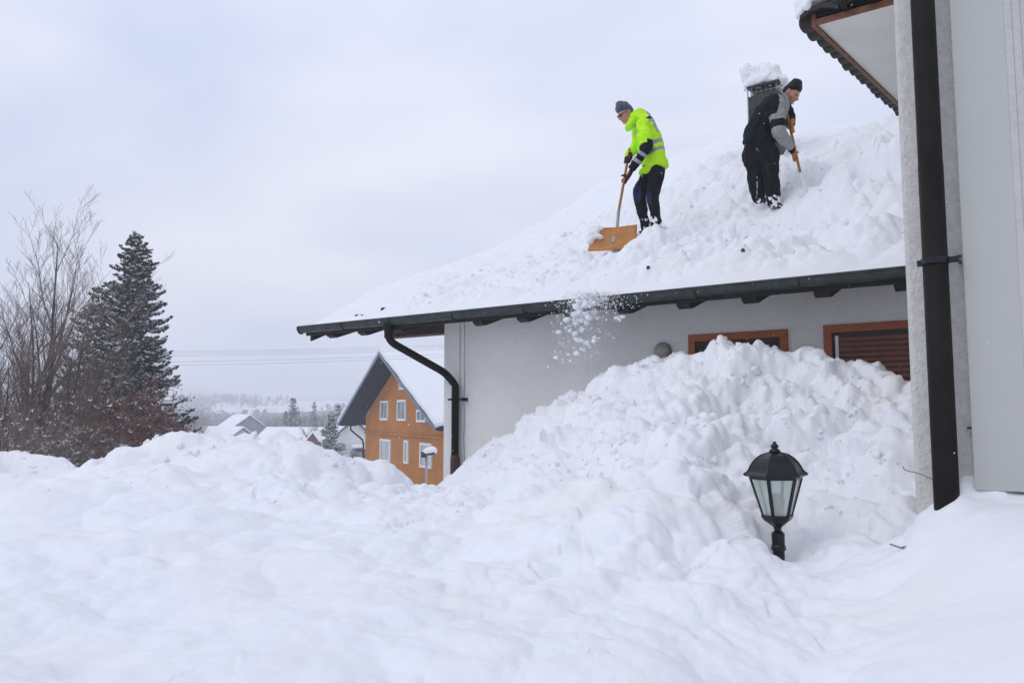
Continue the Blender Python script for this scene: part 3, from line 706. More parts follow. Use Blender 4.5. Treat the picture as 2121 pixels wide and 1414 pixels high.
# roof wing: eave line B towards the wall, verge line A going back
SB = SF+0.12
K = PW(1697, 50, SB); kw, ks, kz = ws(K)
tgt = (1857, 204); lo, hi = -0.5, 0.9
best = None
for i in range(400):
    r_ = -0.3+i*0.0025
    for t_k in (3.0, 5.0):
        q = proj(K+(PV+ZV*r_)*t_k)
        if q[0] > 1697:
            e = abs((q[1]-50)/(q[0]-1697)-(tgt[1]-50)/(tgt[0]-1697))
            if best is None or e < best[0]: best = (e, r_)
RR = best[1]; RD = PV+ZV*RR; LEN = 7.0
Kp = lambda dw, ds, dz=0.0: K+WV*dw+RD*ds+ZV*dz
hi_ = lambda a, b: None
wid = kw-wR+0.3
mb = MB(); mb.prism([Kp(0.01, 0), Kp(-wid, 0), Kp(-wid, LEN), Kp(0.01, LEN)], ZV*0.03); mb.build('soffit', M['soffit'], rh)
mb = MB(); mb.prism([Kp(0.012, -0.02, -0.012), Kp(0.034, -0.02, -0.012), Kp(0.034, LEN, -0.012), Kp(0.012, LEN, -0.012)], ZV*0.09); mb.build('verge_board', M['fascia'], rh)
mb = MB(); mb.prism([Kp(0.01, -0.022, -0.008), Kp(-wid, -0.022, -0.008), Kp(-wid, -0.003, -0.008), Kp(0.01, -0.003, -0.008)], ZV*0.03); mb.build('eave_board', M['fascia'], rh)
mb = MB(); mb.prism([Kp(0.034, -0.01, 0.035), Kp(-wid, -0.01, 0.035), Kp(-wid, LEN, 0.035), Kp(0.034, LEN, 0.035)], ZV*0.04); mb.build('roof_deck', M['timber_black'], rh)
mb = MB()
for i in range(3): mb.box(Kp(-0.14-i*0.13, -0.05, 0.06), WV*0.012, RD*0.03, ZV*0.04)
mb.build('gutter_bracket', M['pipe'], rh)
# verge tiles: wavy ends stepping up the edge
me = None
TS = 0.15; ntl = int(LEN/TS)
for i in range(ntl):
    if me is None:
        mb = MB(); pr = []
        for k in range(9):
            t = k/8; pr.append(Kp(0.036, (TS+.018)*t-0.02, 0.012-0.022*math.sin(math.pi*t)**.7+0.012*t))
        pr += [Kp(0.036, TS, 0.075), Kp(0.036, -0.02, 0.06)]
        mb.prism(pr, WV*0.06); o = mb.build('roof_tile', M['tile'], rh); me = o.data
    else:
        o = bpy.data.objects.new('roof_tile', me); COL.objects.link(o); o.parent = rh; o.location = RD*(i*TS)+WV*0.006*math.sin(i*2.3)+ZV*.004*math.sin(i*5.1)
# eave tiles along B
me = None
for i in range(4):
    if me is None:
        mb = MB(); pr = []
        for k in range(9):
            a = math.pi*k/8; pr.append(Kp(0.08-0.19*k/8, -0.06, 0.05+0.04*math.sin(a)))
        pr += [Kp(-0.11+0.19*k/8, -0.06, 0.03+0.03*math.sin(math.pi*k/8)) for k in range(9)]
        mb.prism(pr, RD*0.4); o = mb.build('eave_tile', M['tile'], rh); me = o.data
    else:
        o = bpy.data.objects.new('eave_tile', me); COL.objects.link(o); o.parent = rh; o.location = WV*(-0.2*i)
soft('eave_snow', [[(Kp(0.07, 0.0, 0.12), (.04, .06, .05)), (Kp(0.0, 0.0, 0.15), (.06, .06, .05))], [(Kp(0.085, -0.03, 0.07), .024), (Kp(0.09, 0.02, 0.15), .045)], [(Kp(-0.12, -0.03, 0.13), .025), (Kp(-0.02, -0.03, 0.13), .03)],
    [(Kp(0.04, -0.07, 0.09), .02), (Kp(0.03, -0.04, 0.15), .04)], [(Kp(-0.05, -0.06, 0.10), .018), (Kp(-0.08, -0.04, 0.15), .03)], [(Kp(0.03, 0.1, 0.17), .07), (Kp(0.0, 0.7, 0.22), .08), (Kp(-0.5, 0.7, 0.22), .08), (Kp(-0.5, 0.05, 0.18), .05)]], 0.009, M['snow'], rh,
    disp=lambda p: 0.016*fbm3(p, 0.05, 3, 4))
# its downpipe
wp = ws(PW(1937, 543, SF-0.11))[0]
mb = MB(); mb.tube([H(wp, SF-0.11, -1.2), H(wp, SF-0.11, 1.1)], 0.0505, 28); mb.tube([H(wp, SF-0.11, 1.08), H(wp, SF-0.11, 1.11), H(wp, SF-0.11, 5.0)], [0.0505, 0.049, 0.049], 28)
dp2 = mb.build('downpipe', M['pipe'], rh, smooth=True)
zc_ = ws(PW(1937, 541, SF-0.11))[2]
mb = MB(); mb.tube([H(wp, SF-0.11, zc_-0.014), H(wp, SF-0.11, zc_+0.014)], 0.056, 28)
mb.box(H(wp-0.073, SF-0.11, zc_), WV*0.02, PV*0.008, ZV*0.013); mb.box(H(wp+0.062, SF-0.11, zc_-0.004), WV*0.009, PV*0.008, ZV*0.013)
mb.box(H(wp-0.085, SF-0.055, zc_), WV*0.005, PV*0.055, ZV*0.005); mb.tube([H(wp-0.085, SF-0.13, zc_), H(wp-0.085, SF-0.09, zc_)], 0.009, 8); mb.build('pipe_clamp', M['black'], dp2)
# smooth panels beside the pipe
SP = SF-0.05
def pw_(px, py, s): return ws(PW(px, py, s))
wa1 = pw_(1992, 500, SP)[0]; wa2 = pw_(2106, 500, SP)[0]; zb = pw_(2021, 1014, SP)[2]
mb = MB(); mb.wbox(wa2, wa1, SP, SF-0.003, zb, 5.5); pn = mb.build('wall_panel', M['panel'], rh, bevel=0.004)
mb = MB(); mb.wbox(wa2-0.028, wa2-0.0, SP+0.004, SF-0.003, zb, 5.5); mb.build('ribbed_strip', M['panel2'], rh)
mb = MB(); mb.wbox(wa2-0.06, wa2-0.0285, SP+0.008, SF-0.003, zb, 5.5); mb.build('ribbed_strip', M['panel2'], rh)
mb = MB(); mb.wbox(wa2-1.2, wa2-0.0605, SP+0.003, SF-0.003, zb-0.02, 5.5); mb.build('wall_panel', M['panel'], rh, bevel=0.004)
for (x, y) in ((1989, 531), (2011, 886)):
    q = PW(x, y, SP+0.02); mb = MB(); mb.tube([q, q-PV*0.02-WV*0.0], 0.006, 8); mb.box(q+WV*0.006, WV*0.008, PV*0.01, ZV*0.005); mb.build('screw', M['dark'], rh)
# thin wire from the pipe over the snow
q0 = PW(1936, 995, SF-0.12); mb = MB()
mb.tube([q0, PW(1915, 985, SF-0.13), PW(1900, 979, SF-0.14), PW(1885, 976, SF-0.16), PW(1873, 972, SF-0.16), PW(1870, 965, SF-0.16)], 0.0022, 5); tag(mb.build('wire', M['wire'], None, origin=tuple(q0)), 'thin bent wire sticking out of the snow beside the dark downpipe', 'wire')
# small cream outdoor light on the side wall
q = PW(1871, 478, SF+1.4); q = H(wR+0.04, SF+1.5, ws(PW(1869, 478, SF+1.5))[2])
lt = thing('side_lamp', q, 'small cream lamp on the side of the tall plastered house above the roof', 'lamp')
M['cream'] = mat('cream_plastic', (0.6, 0.55, 0.38), 0.4)
mb = MB(); mb.box(q+ZV*0.02, WV*0.04, PV*0.03, ZV*0.055); mb.build('lamp_housing', M['cream'], lt, bevel=0.006)
mb = MB(); mb.tube([q-ZV*0.036, q-ZV*0.055, q-ZV*0.09+WV*-0.02], [0.022, 0.02, 0.012], 10); mb.build('sensor', M['black'], lt)

# ------------------------------------------------------------------ garden lantern
LD = 4.05
lb = P(1614, 1168, LD); lt_ = P(1604, 915, LD)
px_m = (lt_-lb).length/253.0     # metres per photograph pixel on the lantern
lan = thing('garden_lantern', lb, 'black six-sided garden lantern with finial sticking out of the snow in front', 'lantern')
# axis leans a little
ax = (lt_-lb).normalized()
def LP(py): return lb+ax*((1168-py)*px_m)
R6 = math.radians(-4)
def ring6(py, rpx, n=6, rot=R6):
    c = LP(py); u = Vector((1, 0, 0)); v = ax.cross(u).normalized(); u = v.cross(ax)
    return [c+(u*math.cos(2*math.pi*k/n+rot)+v*math.sin(2*math.pi*k/n+rot))*rpx*px_m for k in range(n)]
def lat(prof, n, rot=R6, sub=1):
    mb = MB(); vs = []
    for py, r in prof: vs += ring6(py, r, n, rot)
    fs = []
    for i in range(len(prof)-1):
        for k in range(n): fs.append((i*n+k, i*n+(k+1) % n, (i+1)*n+(k+1) % n, (i+1)*n+k))
    fs += [tuple(range(n))[::-1], tuple((len(prof)-1)*n+k for k in range(n))]
    mb.add(vs, fs); return mb
lat([(1250, 12), (1140, 12), (1138, 15), (1131, 15), (1128, 13), (1104, 13.5), (1101, 10), (1098, 7)], 20).build('post', M['black'], lan, smooth=False, bevel=0.001)
lat([(1100, 7), (1094, 8), (1090, 10), (1086, 16), (1078, 27), (1072, 32), (1067, 34), (1066, 31)], 6).build('lantern_base', M['black'], lan)
dm = lat([(986, 63), (984, 67), (982, 67), (977, 59), (972, 55), (965, 52), (956, 46), (948, 38), (942, 29), (939, 20), (936, 9)], 6).build('dome', M['black'], lan)
# raised ribs on the dome edges
mb = MB()
for k in range(6):
    pts = [ring6(py, r)[k] for py, r in ((982, 67), (977, 59.5), (972, 55.5), (965, 52.5), (956, 46.5), (948, 38.5), (942, 29.5), (939, 20.5), (936, 9))]
    mb.tube(pts, 0.0032, 6)
mb.build('rib', M['black'], dm)
lat([(937, 11), (934, 12), (931, 10), (928, 6), (927, 6), (925, 9), (922, 8), (919, 5), (918, 3.5), (916, 4), (914, 3)], 14).build('finial', M['black'], lan, smooth=True)
lat([(992, 55), (987, 56), (986, 63), (984, 60)], 6).build('top_rim', M['black'], lan)
for k in range(6):
    a, b = ring6(990, 55)[k], ring6(1066, 32)[k]
    mb = MB(); c = LP(1028); rd = (a-LP(990)).normalized(); tg = ax.cross(rd)
    mb.add([a+tg*0.010, a-tg*0.010, a-tg*0.008-rd*0.010, a+tg*0.008-rd*0.010, b+tg*0.0085, b-tg*0.0085, b-tg*0.007-rd*0.009, b+tg*0.007-rd*0.009], [(0, 1, 2, 3), (4, 5, 6, 7), (0, 1, 5, 4), (1, 2, 6, 5), (2, 3, 7, 6), (3, 0, 4, 7)])
    mb.build('bar', M['black'], lan, bevel=0.0015)
    a2, b2 = ring6(990, 53)[(k+1) % 6], ring6(1066, 30.5)[(k+1) % 6]; a1, b1 = ring6(990, 53)[k], ring6(1066, 30.5)[k]
    mb = MB(); mid = (a1+a2)/2-LP(990); nn_ = mid.normalized()
    mb.prism([a1, a2, b2, b1], nn_*-0.003); mb.build('glass_pane', M['lglass'], lan)
c = LP(1040)
soft('bulb', [[(c, (.042, .042, .048)), (c-ax*0.05, .024)], [(c-ax*0.05, .02), (c-ax*0.08, .02)]], 0.006, mat('opal_bulb', (0.34, 0.36, 0.34), 0.3), lan)
# small dent twig in the snow to its right
q = P(1868, 1110, 3.35); _t = near_pos(np.array([q.x]), np.array([q.y])); q = Vector((float(_t[0][0]), float(_t[1][0]), float(_t[2][0])+ZC+.008))
mb = MB(); mb.tube([q+Vector((-0.035, 0.02, 0.012)), q, q+Vector((0.02, -0.005, 0.006)), q+Vector((0.045, -0.02, -0.006))], 0.0035, 5); mb.tube([q, q+Vector((0.01, -0.03, 0.0))], 0.002, 5)
tag(mb.build('twig', M['wire'], None, origin=tuple(q)), 'small grey twig poking from the smooth snow right of the lantern', 'twig')
# ------------------------------------------------------------------ people
def fold(amp=0.012, sc=0.13, seed=0, st=(1, 1, 0.45)):
    def f(p):
        q = p*np.array(st); n = fbm3(q, sc, 3, seed)
        return amp*(1-2.2*np.abs(n))*0.8+0.25*amp*fbm3(p, 0.045, 2, seed+9)
    return f
def head_prims(c, f, up):
    r = f.cross(up).normalized()
    g = lambda a, b, s=0: c+f*a+up*b+r*s
    pr = [[(g(-0.015, 0.03), (.088, .088, .088)), (g(0.02, 0.02), .078), (g(0.0, -0.03), .07)],
          [(g(0.055, 0.018), .042), (g(0.05, -0.04), .045), (g(0.068, -0.075), .024), (g(0.0, -0.06), .055)],
          [(g(0.082, 0.028, .025), .014), (g(0.082, 0.028, -.025), .014), (g(0.088, 0.03), .014)],
          [(g(0.094, 0.012), .009), (g(0.118, -0.022), .012), (g(0.092, -0.028), .017)],
          [(g(0.085, -0.052, .012), .010), (g(0.085, -0.052, -.012), .010), (g(0.09, -0.05), .010)],
          [(g(0.078, -0.085), .02), (g(0.06, -0.085, .015), .02), (g(0.06, -0.085, -.015), .02)]]
    for sgn in (-1, 1):
        pr.append([(g(-0.005, 0.015, sgn*.084), (.012, .012, .022)), (g(-0.015, -0.02, sgn*.08), (.009, .009, .014))])
        pr.append([(g(0.06, -0.02, sgn*.04), .026), (g(0.045, -0.01, sgn*.05), .024)])
    return pr
def glove_prims(c, axd, e1, wrist, r_sh=0.017, flip=1):
    """hand closed round a shaft: c on the shaft, axd shaft direction, e1 from shaft to the palm"""
    axd = axd.normalized(); e1 = (e1-axd*e1.dot(axd)).normalized(); e2 = axd.cross(e1)*flip
    pr = []
    R = r_sh+0.014
    for i in range(4):
        o = axd*((i-1.5)*0.024); rr = (0.0115, 0.0125, 0.012, 0.0105)[i]; ends = (150, 175, 170, 140)[i]
        pts = [c+o+e1*R*1.25+e2*0.0]+[c+o+(e1*math.cos(math.radians(a))+e2*math.sin(math.radians(a)))*R for a in (50, 100, ends)]
        for a, b in zip(pts[:-1], pts[1:]): pr.append([(a, rr*1.08), (b, rr)])
    pr.append([(c+e1*R*1.3+axd*0.034, .017), (c+e1*R*1.3-axd*0.034, .017), (c+e1*(R*1.3+0.012)+(wrist-c)*0.35, .024)])
    pr.append([(c+e1*(R*1.3+0.012)+(wrist-c)*0.35, .024), (wrist, .032)])
    th = [c+e1*R*1.35-axd*0.03, c-axd*0.05+e1*R*0.7-e2*0.024, c-axd*0.048-e2*(R+0.004)-e1*0.012]
    for a, b in zip(th[:-1], th[1:]): pr.append([(a, .0145), (b, .0125)])
    return pr
def sleeve(pts): return [[pts[i], pts[i+1]] for i in range(len(pts)-1)]
def arm_t(a, b, c):
    """coordinate 0..1 on the upper arm, 1..2 on the forearm"""
    a, b, c = [np.array(v) for v in (a, b, c)]
    def f(p):
        ab = b-a; bc = c-b
        t1 = ((p-a)@ab)/(ab@ab); t2 = ((p-b)@bc)/(bc@bc)
        n = (ab/np.linalg.norm(ab)+bc/np.linalg.norm(bc)); side = (p-b)@n
        return np.where(side < 0, np.clip(t1, -.3, 1), 1+np.clip(t2, 0, 1.3))
    return f

# --- person in yellow
w1, s1, _ = ws(PW(1350, 481, 8.9)); D1 = H(w1, s1).y
J = lambda px, py, dd=0.0: P(px, py, D1+dd)
base1 = J(1348, 483); base1.z = RZ(*ws(base1)[:2])
p1 = thing('person', base1, 'person in bright yellow reflective jacket and grey beanie pushing a wide shovel on the roof', 'person')
f1 = Vector((-0.84, -0.32, -0.52)).normalized(); up1 = (Vector((0, 0, 1))-f1*f1.z).normalized(); up1 = (up1+Vector((-0.05, 0, 0))).normalized(); up1 = (up1-f1*up1.dot(f1)).normalized(); r1 = f1.cross(up1)
hc = J(1296, 237)
sh_n, el_n, wr_n = J(1333, 259, -.19), J(1340, 303, -.26), J(1311, 346, -.15)
sh_f, el_f, wr_f = J(1324, 262, .17), J(1316, 306, .17), J(1301, 322, .06)
hand_f, hand_n = J(1299, 333, 0.0), J(1292, 373, -0.05)
sh_top, sh_bot, sock = J(1303, 315, .02), J(1281, 440, -.12), J(1278, 474, -.15)
shd = (sh_bot-sh_top).normalized()
body = [[(hc-up1*.05-f1*.02, .055), (J(1322, 256), .06)], [(J(1335, 262), (.1, .17, .07)), (J(1343, 300), (.11, .13, .1)), (J(1355, 345), (.12, .14, .08))],
        [(sh_n, .05), (el_n, .042)], [(el_n, .042), (wr_n, .03)], [(sh_f, .05), (el_f, .042)], [(el_f, .042), (wr_f, .03)], [(sh_n, .05), (sh_f, .05)],
        [(wr_n, .026), (hand_n+Vector((.03, 0, .01)), .028)], [(wr_f, .026), (hand_f+Vector((.03, 0, .01)), .026)],
        [(J(1360, 355, -.09), .075), (J(1350, 405, -.1), .055)], [(J(1350, 405, -.1), .055), (J(1359, 466, -.1), .035)], [(J(1348, 355, .08), .075), (J(1322, 402, .05), .055)], [(J(1322, 402, .05), .055), (J(1338, 470, .04), .035)],
        [(J(1359, 466, -.1), .035), (J(1355, 472, -.1), .025)], [(J(1338, 470, .04), .035), (J(1335, 476, .04), .025)]]+head_prims(hc, f1, up1)
soft('body', body, 0.0085, [M['skin'], M['lips']], p1, smooth_it=2,
     zone=lambda c: (np.linalg.norm(c-np.array(hc+f1*0.096-up1*0.052), axis=1) < 0.014).astype(int))
# trousers
def kz(c):
    m = np.zeros(len(c), int)
    for q, rr in ((J(1318, 402, .0), .085), (J(1340, 411, -.17), .085)):
        d = c-np.array(q); m |= ((d[:, 0]/.06)**2+(d[:, 1]/.12)**2+(d[:, 2]/.11)**2 < 1)
    sn = (fbm3(c, 0.04, 3, 5) > 0.28) & (c[:, 2] < base1.z+0.22)
    return np.where(sn, 2, m)
soft('trousers', [[(J(1354, 348), (.135, .16, .09)), (J(1360, 362, -.08), .1)], [(J(1352, 348), (.13, .15, .09)), (J(1347, 362, .08), .1)],
    [(J(1361, 358, -.09), .098), (J(1351, 405, -.1), .078)], [(J(1351, 405, -.1), .078), (J(1357, 440, -.1), .066), (J(1360, 470, -.1), .064)],
    [(J(1346, 358, .08), .098), (J(1323, 400, .05), .076)], [(J(1323, 400, .05), .076), (J(1333, 440, .04), .062), (J(1339, 472, .04), .062)]], 0.0115, [M['trouser'], M['kneeblue'], M['snow']], p1, disp=fold(.014, .13, 3), zone=kz)
for (hx, hy, tx, ty, dd) in ((1361, 473, 1349, 479, -.1), (1340, 478, 1326, 484, .04)):
    soft('boot', [[(J(hx, hy-5, dd), .056), (J(hx, hy+2, dd), .056)], [(J(hx, hy+3, dd), (.055, .055, .045)), (J(tx, ty+1, dd-.03), (.045, .05, .035))]], 0.009, [M['boot'], M['snow']], p1, disp=lambda p: 0.006*fbm3(p, .04, 2, 7), zone=lambda c: (fbm3(c, .035, 2, 3) > .3).astype(int))
# jacket
ja = np.array(J(1358, 350)); jt = np.array((0.42, 0.0, 0.91))     # torso axis, tilted like the bands
def jz(c):
    d = (c-ja)@np.array((-0.40, 0.05, 0.915))
    m = np.zeros(len(c), int)
    m[((d > .155) & (d < .20))] = 1
    m[((d > .245) & (d < .292))] = 1
    yoke = (d > .515) & (d < .56) & (c[:, 0] > J(1312, 250).x)
    m[yoke] = 1; m[(d > .56) & (d < .595) & (c[:, 0] > J(1318, 250).x) & (c[:, 1] < J(1, 1).y-.03)] = 2
    back = (np.abs(c[:, 0]-J(1352, 280).x-(c[:, 2]-J(1352, 270).z)*-.4) < .018) & (c[:, 2] > J(0, 285).z) & (c[:, 1] < J(1, 1).y)
    m[back & (m == 0)] = 1
    # zip and pocket flaps on the chest
    z1 = np.abs(c[:, 0]-J(1304, 300).x-(c[:, 2]-J(1304, 300).z)*-.25) < .009
    m[z1 & (c[:, 2] < J(0, 288).z) & (c[:, 2] > J(0, 316).z)] = 2
    z2 = (np.abs(c[:, 2]-J(0, 283).z-(c[:, 0]-J(1306, 283).x)*.35) < .009) & (c[:, 0] < J(1312, 283).x)
    m[z2] = 2
    return m
jk = soft('jacket', [[(J(1357, 344), (.165, .185, .075)), (J(1351, 322), (.165, .19, .1))], [(J(1351, 322), (.168, .19, .1)), (J(1344, 285), (.155, .2, .12))], [(J(1344, 285), (.152, .2, .12)), (J(1336, 258), (.115, .2, .085))],
    [(J(1336, 256), (.1, .17, .075)), (J(1320, 242), (.075, .1, .07))], [(J(1313, 243), (.07, .095, .075)), (J(1303, 262), (.065, .09, .055))], [(J(1340, 356), (.1, .15, .04)), (J(1365, 344), (.12, .16, .05))],
    [(J(1325, 232), (.05, .08, .035)), (J(1338, 244), (.06, .1, .05))]], 0.0115, [M['hiviz'], M['reflect'], M['navy']], p1, disp=fold(.016, .16, 13, (1, 1, .8)), zone=jz, smooth_it=5)
at = arm_t(sh_n, el_n, wr_n)
def szone(p):
    t = at(p); m = np.zeros(len(p), int)
    m[(t > 0.93)] = 2; m[(t > 0.80) & (t <= 0.93) & (p[:, 0] > el_n.x-.01)] = 2
    m[(t > 1.28) & (t < 1.42)] = 1; m[(t > 1.62) & (t < 1.77)] = 1
    return m
soft('sleeve', sleeve([(sh_n, .088), (sh_n.lerp(el_n, .5), .082), (el_n, .07), (el_n.lerp(wr_n, .5), .058), (wr_n, .05)]), 0.010, [M['hiviz'], M['reflect'], M['navy']], jk, disp=fold(.013, .1, 23, (.8, 1, 1.2)), zone=szone)
soft('sleeve', sleeve([(sh_f, .085), (el_f, .068), (wr_f, .05)]), 0.011, M['hiviz'], jk, disp=fold(.012, .1, 33))
soft('glove', glove_prims(hand_n, shd, Vector((.6, -.75, .1)), wr_n, flip=-1), 0.0055, M['maroon'], p1, smooth_it=2)
soft('glove', glove_prims(hand_f, shd, Vector((.5, -.8, .0)), wr_f+Vector((0.02, -.04, 0)), flip=1), 0.0055, M['maroon'], p1, smooth_it=2)
# beanie
g = lambda a, b, s=0: hc+f1*a+up1*b+r1*s
soft('beanie', [[(g(-.02, .055), (.095, .095, .08)), (g(.014, .088), .083), (g(-.035, 0.015), .084)], [(g(-.015, .085), .085), (g(.012, .14), .05)], [(g(.012, .135), .05), (g(.028, .15), .04)]], 0.009, M['beanie'], p1,
     disp=lambda p: 0.003*np.sin(np.arctan2(p[:, 1]-hc.y, p[:, 0]-hc.x)*26)+.004*fbm3(p, .05, 2, 3))
mb = MB()
for sg in (-1, 1):
    c = g(.098, .014, sg*.031); mb.add([c+r1*(.024*math.cos(a)*1)+up1*(.017*math.sin(a))-f1*(.008*abs(math.cos(a)) if math.cos(a)*sg > 0 else 0)+f1*.004 for a in [i*math.pi/6 for i in range(12)]], [tuple(range(12))])
    mb.tube([g(.092, .02, sg*.054), g(.04, .022, sg*.084), g(0, .02, sg*.09)], .004, 6)
mb.tube([g(.104, .018, -.01), g(.104, .018, .01)], .003, 6)
sgo = mb.build('sunglasses', M['glass_dark'], p1); so = sgo.modifiers.new('s', 'SOLIDIFY'); so.thickness = .004
# shovel with wide pusher blade
sv = thing('snow_shovel', sock, 'wide orange snow pusher shovel with wooden shaft held by the person in yellow', 'shovel')
mb = MB(); mb.tube([sh_top-shd*.05, sh_top, sh_bot, sh_bot+shd*.02], [.015, .017, .017, .015], 12); mb.build('shaft', M['ash'], sv, smooth=True)
mb = MB(); mb.tube([sh_bot-shd*.02, sh_bot, sock, J(1272, 494, -.2)], [.019, .021, .017, .012], 12); mb.build('socket', M['steel'], sv, smooth=True)
TL, TR, BL, BR = J(1229, 477, -.14), J(1321, 468, -.24), J(1217, 523, -.38), J(1317, 513, -.44)
TL, TR = J(1226, 476, -.14), J(1320, 469, -.20)
vs = []; nu_, nv_ = 14, 8; nrm = (TR-TL).cross(BL-TL).normalized()
if nrm.y > 0: nrm = -nrm
for i in range(nu_+1):
    for j in range(nv_+1):
        a, b = i/nu_, j/nv_; q = TL.lerp(TR, a).lerp(BL.lerp(BR, a), b)
        vs.append(q+nrm*(-.05*math.sin(math.pi*b)+.02*(2*a-1)**2))
mb = MB(); mb.add(vs, [(i*(nv_+1)+j, (i+1)*(nv_+1)+j, (i+1)*(nv_+1)+j+1, i*(nv_+1)+j+1) for i in range(nu_) for j in range(nv_)])
bl = mb.build('blade', M['blade'], sv, smooth=True); so = bl.modifiers.new('s', 'SOLIDIFY'); so.thickness = .01
mb = MB(); mb.tube([TL+nrm*.02, TL.lerp(TR, .5), TR+nrm*.02], .009, 8); mb.build('blade_rim', M['blade'], sv)
c = TL.lerp(TR, .5).lerp(BL.lerp(BR, .5), .4)+nrm*-.036
mb = MB(); mb.box(c+nrm*.004, (TR-TL).normalized()*.022, (BL-TL).normalized()*.06, nrm*.003); mb.build('mounting_plate', M['steel'], sv)
mb = MB()
for i in range(5):
    a = .12+.19*i
    if abs(a-.5) < .08: continue
    q0 = TL.lerp(TR, a).lerp(BL.lerp(BR, a), .08); q1 = TL.lerp(TR, a).lerp(BL.lerp(BR, a), .85)
    mb.tube([q0.lerp(q1, t)+nrm*(-.05*math.sin(math.pi*(.08+.77*t))+.004) for t in (0, .25, .5, .75, 1)], .006, 6)
mb.build('stiffening_rib', M['blade'], sv)
soft('blade_snow', [[(TL.lerp(BL, .25)+nrm*.02, (.07, .05, .035)), (TL.lerp(TR, .2).lerp(BL.lerp(BR, .2), .35)+nrm*-.01, (.05, .03, .035))], [(TL+nrm*.01, .05), (TL.lerp(TR, .22), .028)], [(TL.lerp(BL, .45)+nrm*.0, (.06, .04, .06)), (TL.lerp(TR, .12)+nrm*.0, .05)]], 0.012, M['snow'], sv, disp=lambda p: .012*fbm3(p, .05, 3, 2))

# --- person in black and grey
w2, s2, _ = ws(PW(1592, 431, 9.37)); D2 = H(w2, s2).y
J = lambda px, py, dd=0.0: P(px, py, D2+dd)
base2 = J(1590, 431); base2.z = RZ(*ws(base2)[:2])
p2 = thing('person', base2, 'person in black and grey winter suit and black beanie bending to shovel beside the chimney', 'person')
f2 = Vector((0.64, -0.54, -0.62)).normalized(); up2 = (Vector((0.12, 0, 1))-f2*Vector((0.12, 0, 1)).dot(f2)).normalized(); r2 = f2.cross(up2)
hc = J(1638, 196)
sh_n, el_n, wr_n = J(1608, 213, -.18), J(1613, 272, -.25), J(1640, 311, -.16)
sh_f, el_f, wr_f = J(1620, 212, .16), J(1634, 240, .14), J(1638, 256, .03)
hand_n, hand_f = J(1648, 325, -.08), J(1638, 268, -.02)
st, sb, so2 = J(1635, 258, -.01), J(1658, 360, -.12), J(1670, 398, -.17); shd = (sb-st).normalized()
body = [[(hc-up2*.05-f2*.03, .056), (J(1613, 208), .06)], [(J(1603, 212), (.09, .16, .07)), (J(1585, 250), (.11, .13, .1)), (J(1570, 295), (.13, .14, .09))],
        [(sh_n, .05), (el_n, .042)], [(el_n, .042), (wr_n, .03)], [(sh_f, .05), (el_f, .042)], [(el_f, .042), (wr_f, .03)], [(sh_n, .05), (sh_f, .05)],
        [(wr_n, .026), (hand_n+Vector((-.02, 0, .02)), .026)], [(wr_f, .026), (hand_f+Vector((-.02, -.0, .02)), .026)],
        [(J(1557, 310, .08), .075), (J(1565, 365, .06), .055)], [(J(1565, 365, .06), .055), (J(1572, 412, .05), .04)], [(J(1590, 310, -.08), .075), (J(1597, 365, -.1), .055)], [(J(1597, 365, -.1), .055), (J(1602, 422, -.1), .04)],
        [(J(1572, 406, .05), .035), (J(1575, 410, .05), .025)], [(J(1602, 416, -.1), .035), (J(1606, 421, -.1), .025)]]+head_prims(hc, f2, up2)
g = lambda a, b, s=0: hc+f2*a+up2*b+r2*s
def fz(c):
    m = np.zeros(len(c), int)
    for sg in (-1, 1): m[np.linalg.norm(c-np.array(g(.083, .010, sg*.034)), axis=1) < .012] = 2
    m[np.linalg.norm(c-np.array(g(.096, -.052)), axis=1) < .014] = 1
    return m
soft('body', body, 0.0085, [M['skin'], M['lips'], M['skin_dark']], p2, smooth_it=2, zone=fz)
def tz(c):
    sn = (fbm3(c, 0.04, 3, 5) > 0.33) & (c[:, 2] < base2.z+0.13)
    st_ = (np.abs(c[:, 0]-J(1562, 370).x-.02) < .0035) & (c[:, 2] < J(0, 368).z) & (c[:, 1] < D2+.0)
    gt = (c[:, 2] < J(0, 414).z) & (c[:, 2] > J(0, 421).z) & (c[:, 0] > J(1585, 0).x)
    return np.where(sn, 2, np.where(st_ | gt, 1, 0))
soft('trousers', [[(J(1571, 297), (.165, .17, .08)), (J(1557, 322, .08), .115), (J(1592, 322, -.08), .112)],
    [(J(1557, 318, .08), .118), (J(1565, 365, .06), .098)], [(J(1565, 365, .06), .098), (J(1570, 390, .05), .088), (J(1572, 408, .05), .082)],
    [(J(1592, 318, -.08), .115), (J(1597, 365, -.1), .092)], [(J(1597, 365, -.1), .092), (J(1602, 400, -.1), .086), (J(1603, 418, -.1), .07)]], 0.0115, [M['trouser'], M['reflect'], M['snow']], p2, disp=fold(.017, .14, 43), zone=tz)
for (hx, hy, tx, ty, dd) in ((1571, 410, 1583, 416, .05), (1601, 421, 1615, 427, -.1)):
    soft('boot', [[(J(hx, hy-4, dd), .058), (J(hx, hy+2, dd), .056)], [(J(hx, hy+2, dd), (.055, .055, .045)), (J(tx, ty, dd-.03), (.045, .05, .035))]], 0.009, [M['boot'], M['snow']], p2, disp=lambda p: 0.006*fbm3(p, .04, 2, 7), zone=lambda c: (fbm3(c, .035, 2, 3) > .3).astype(int))
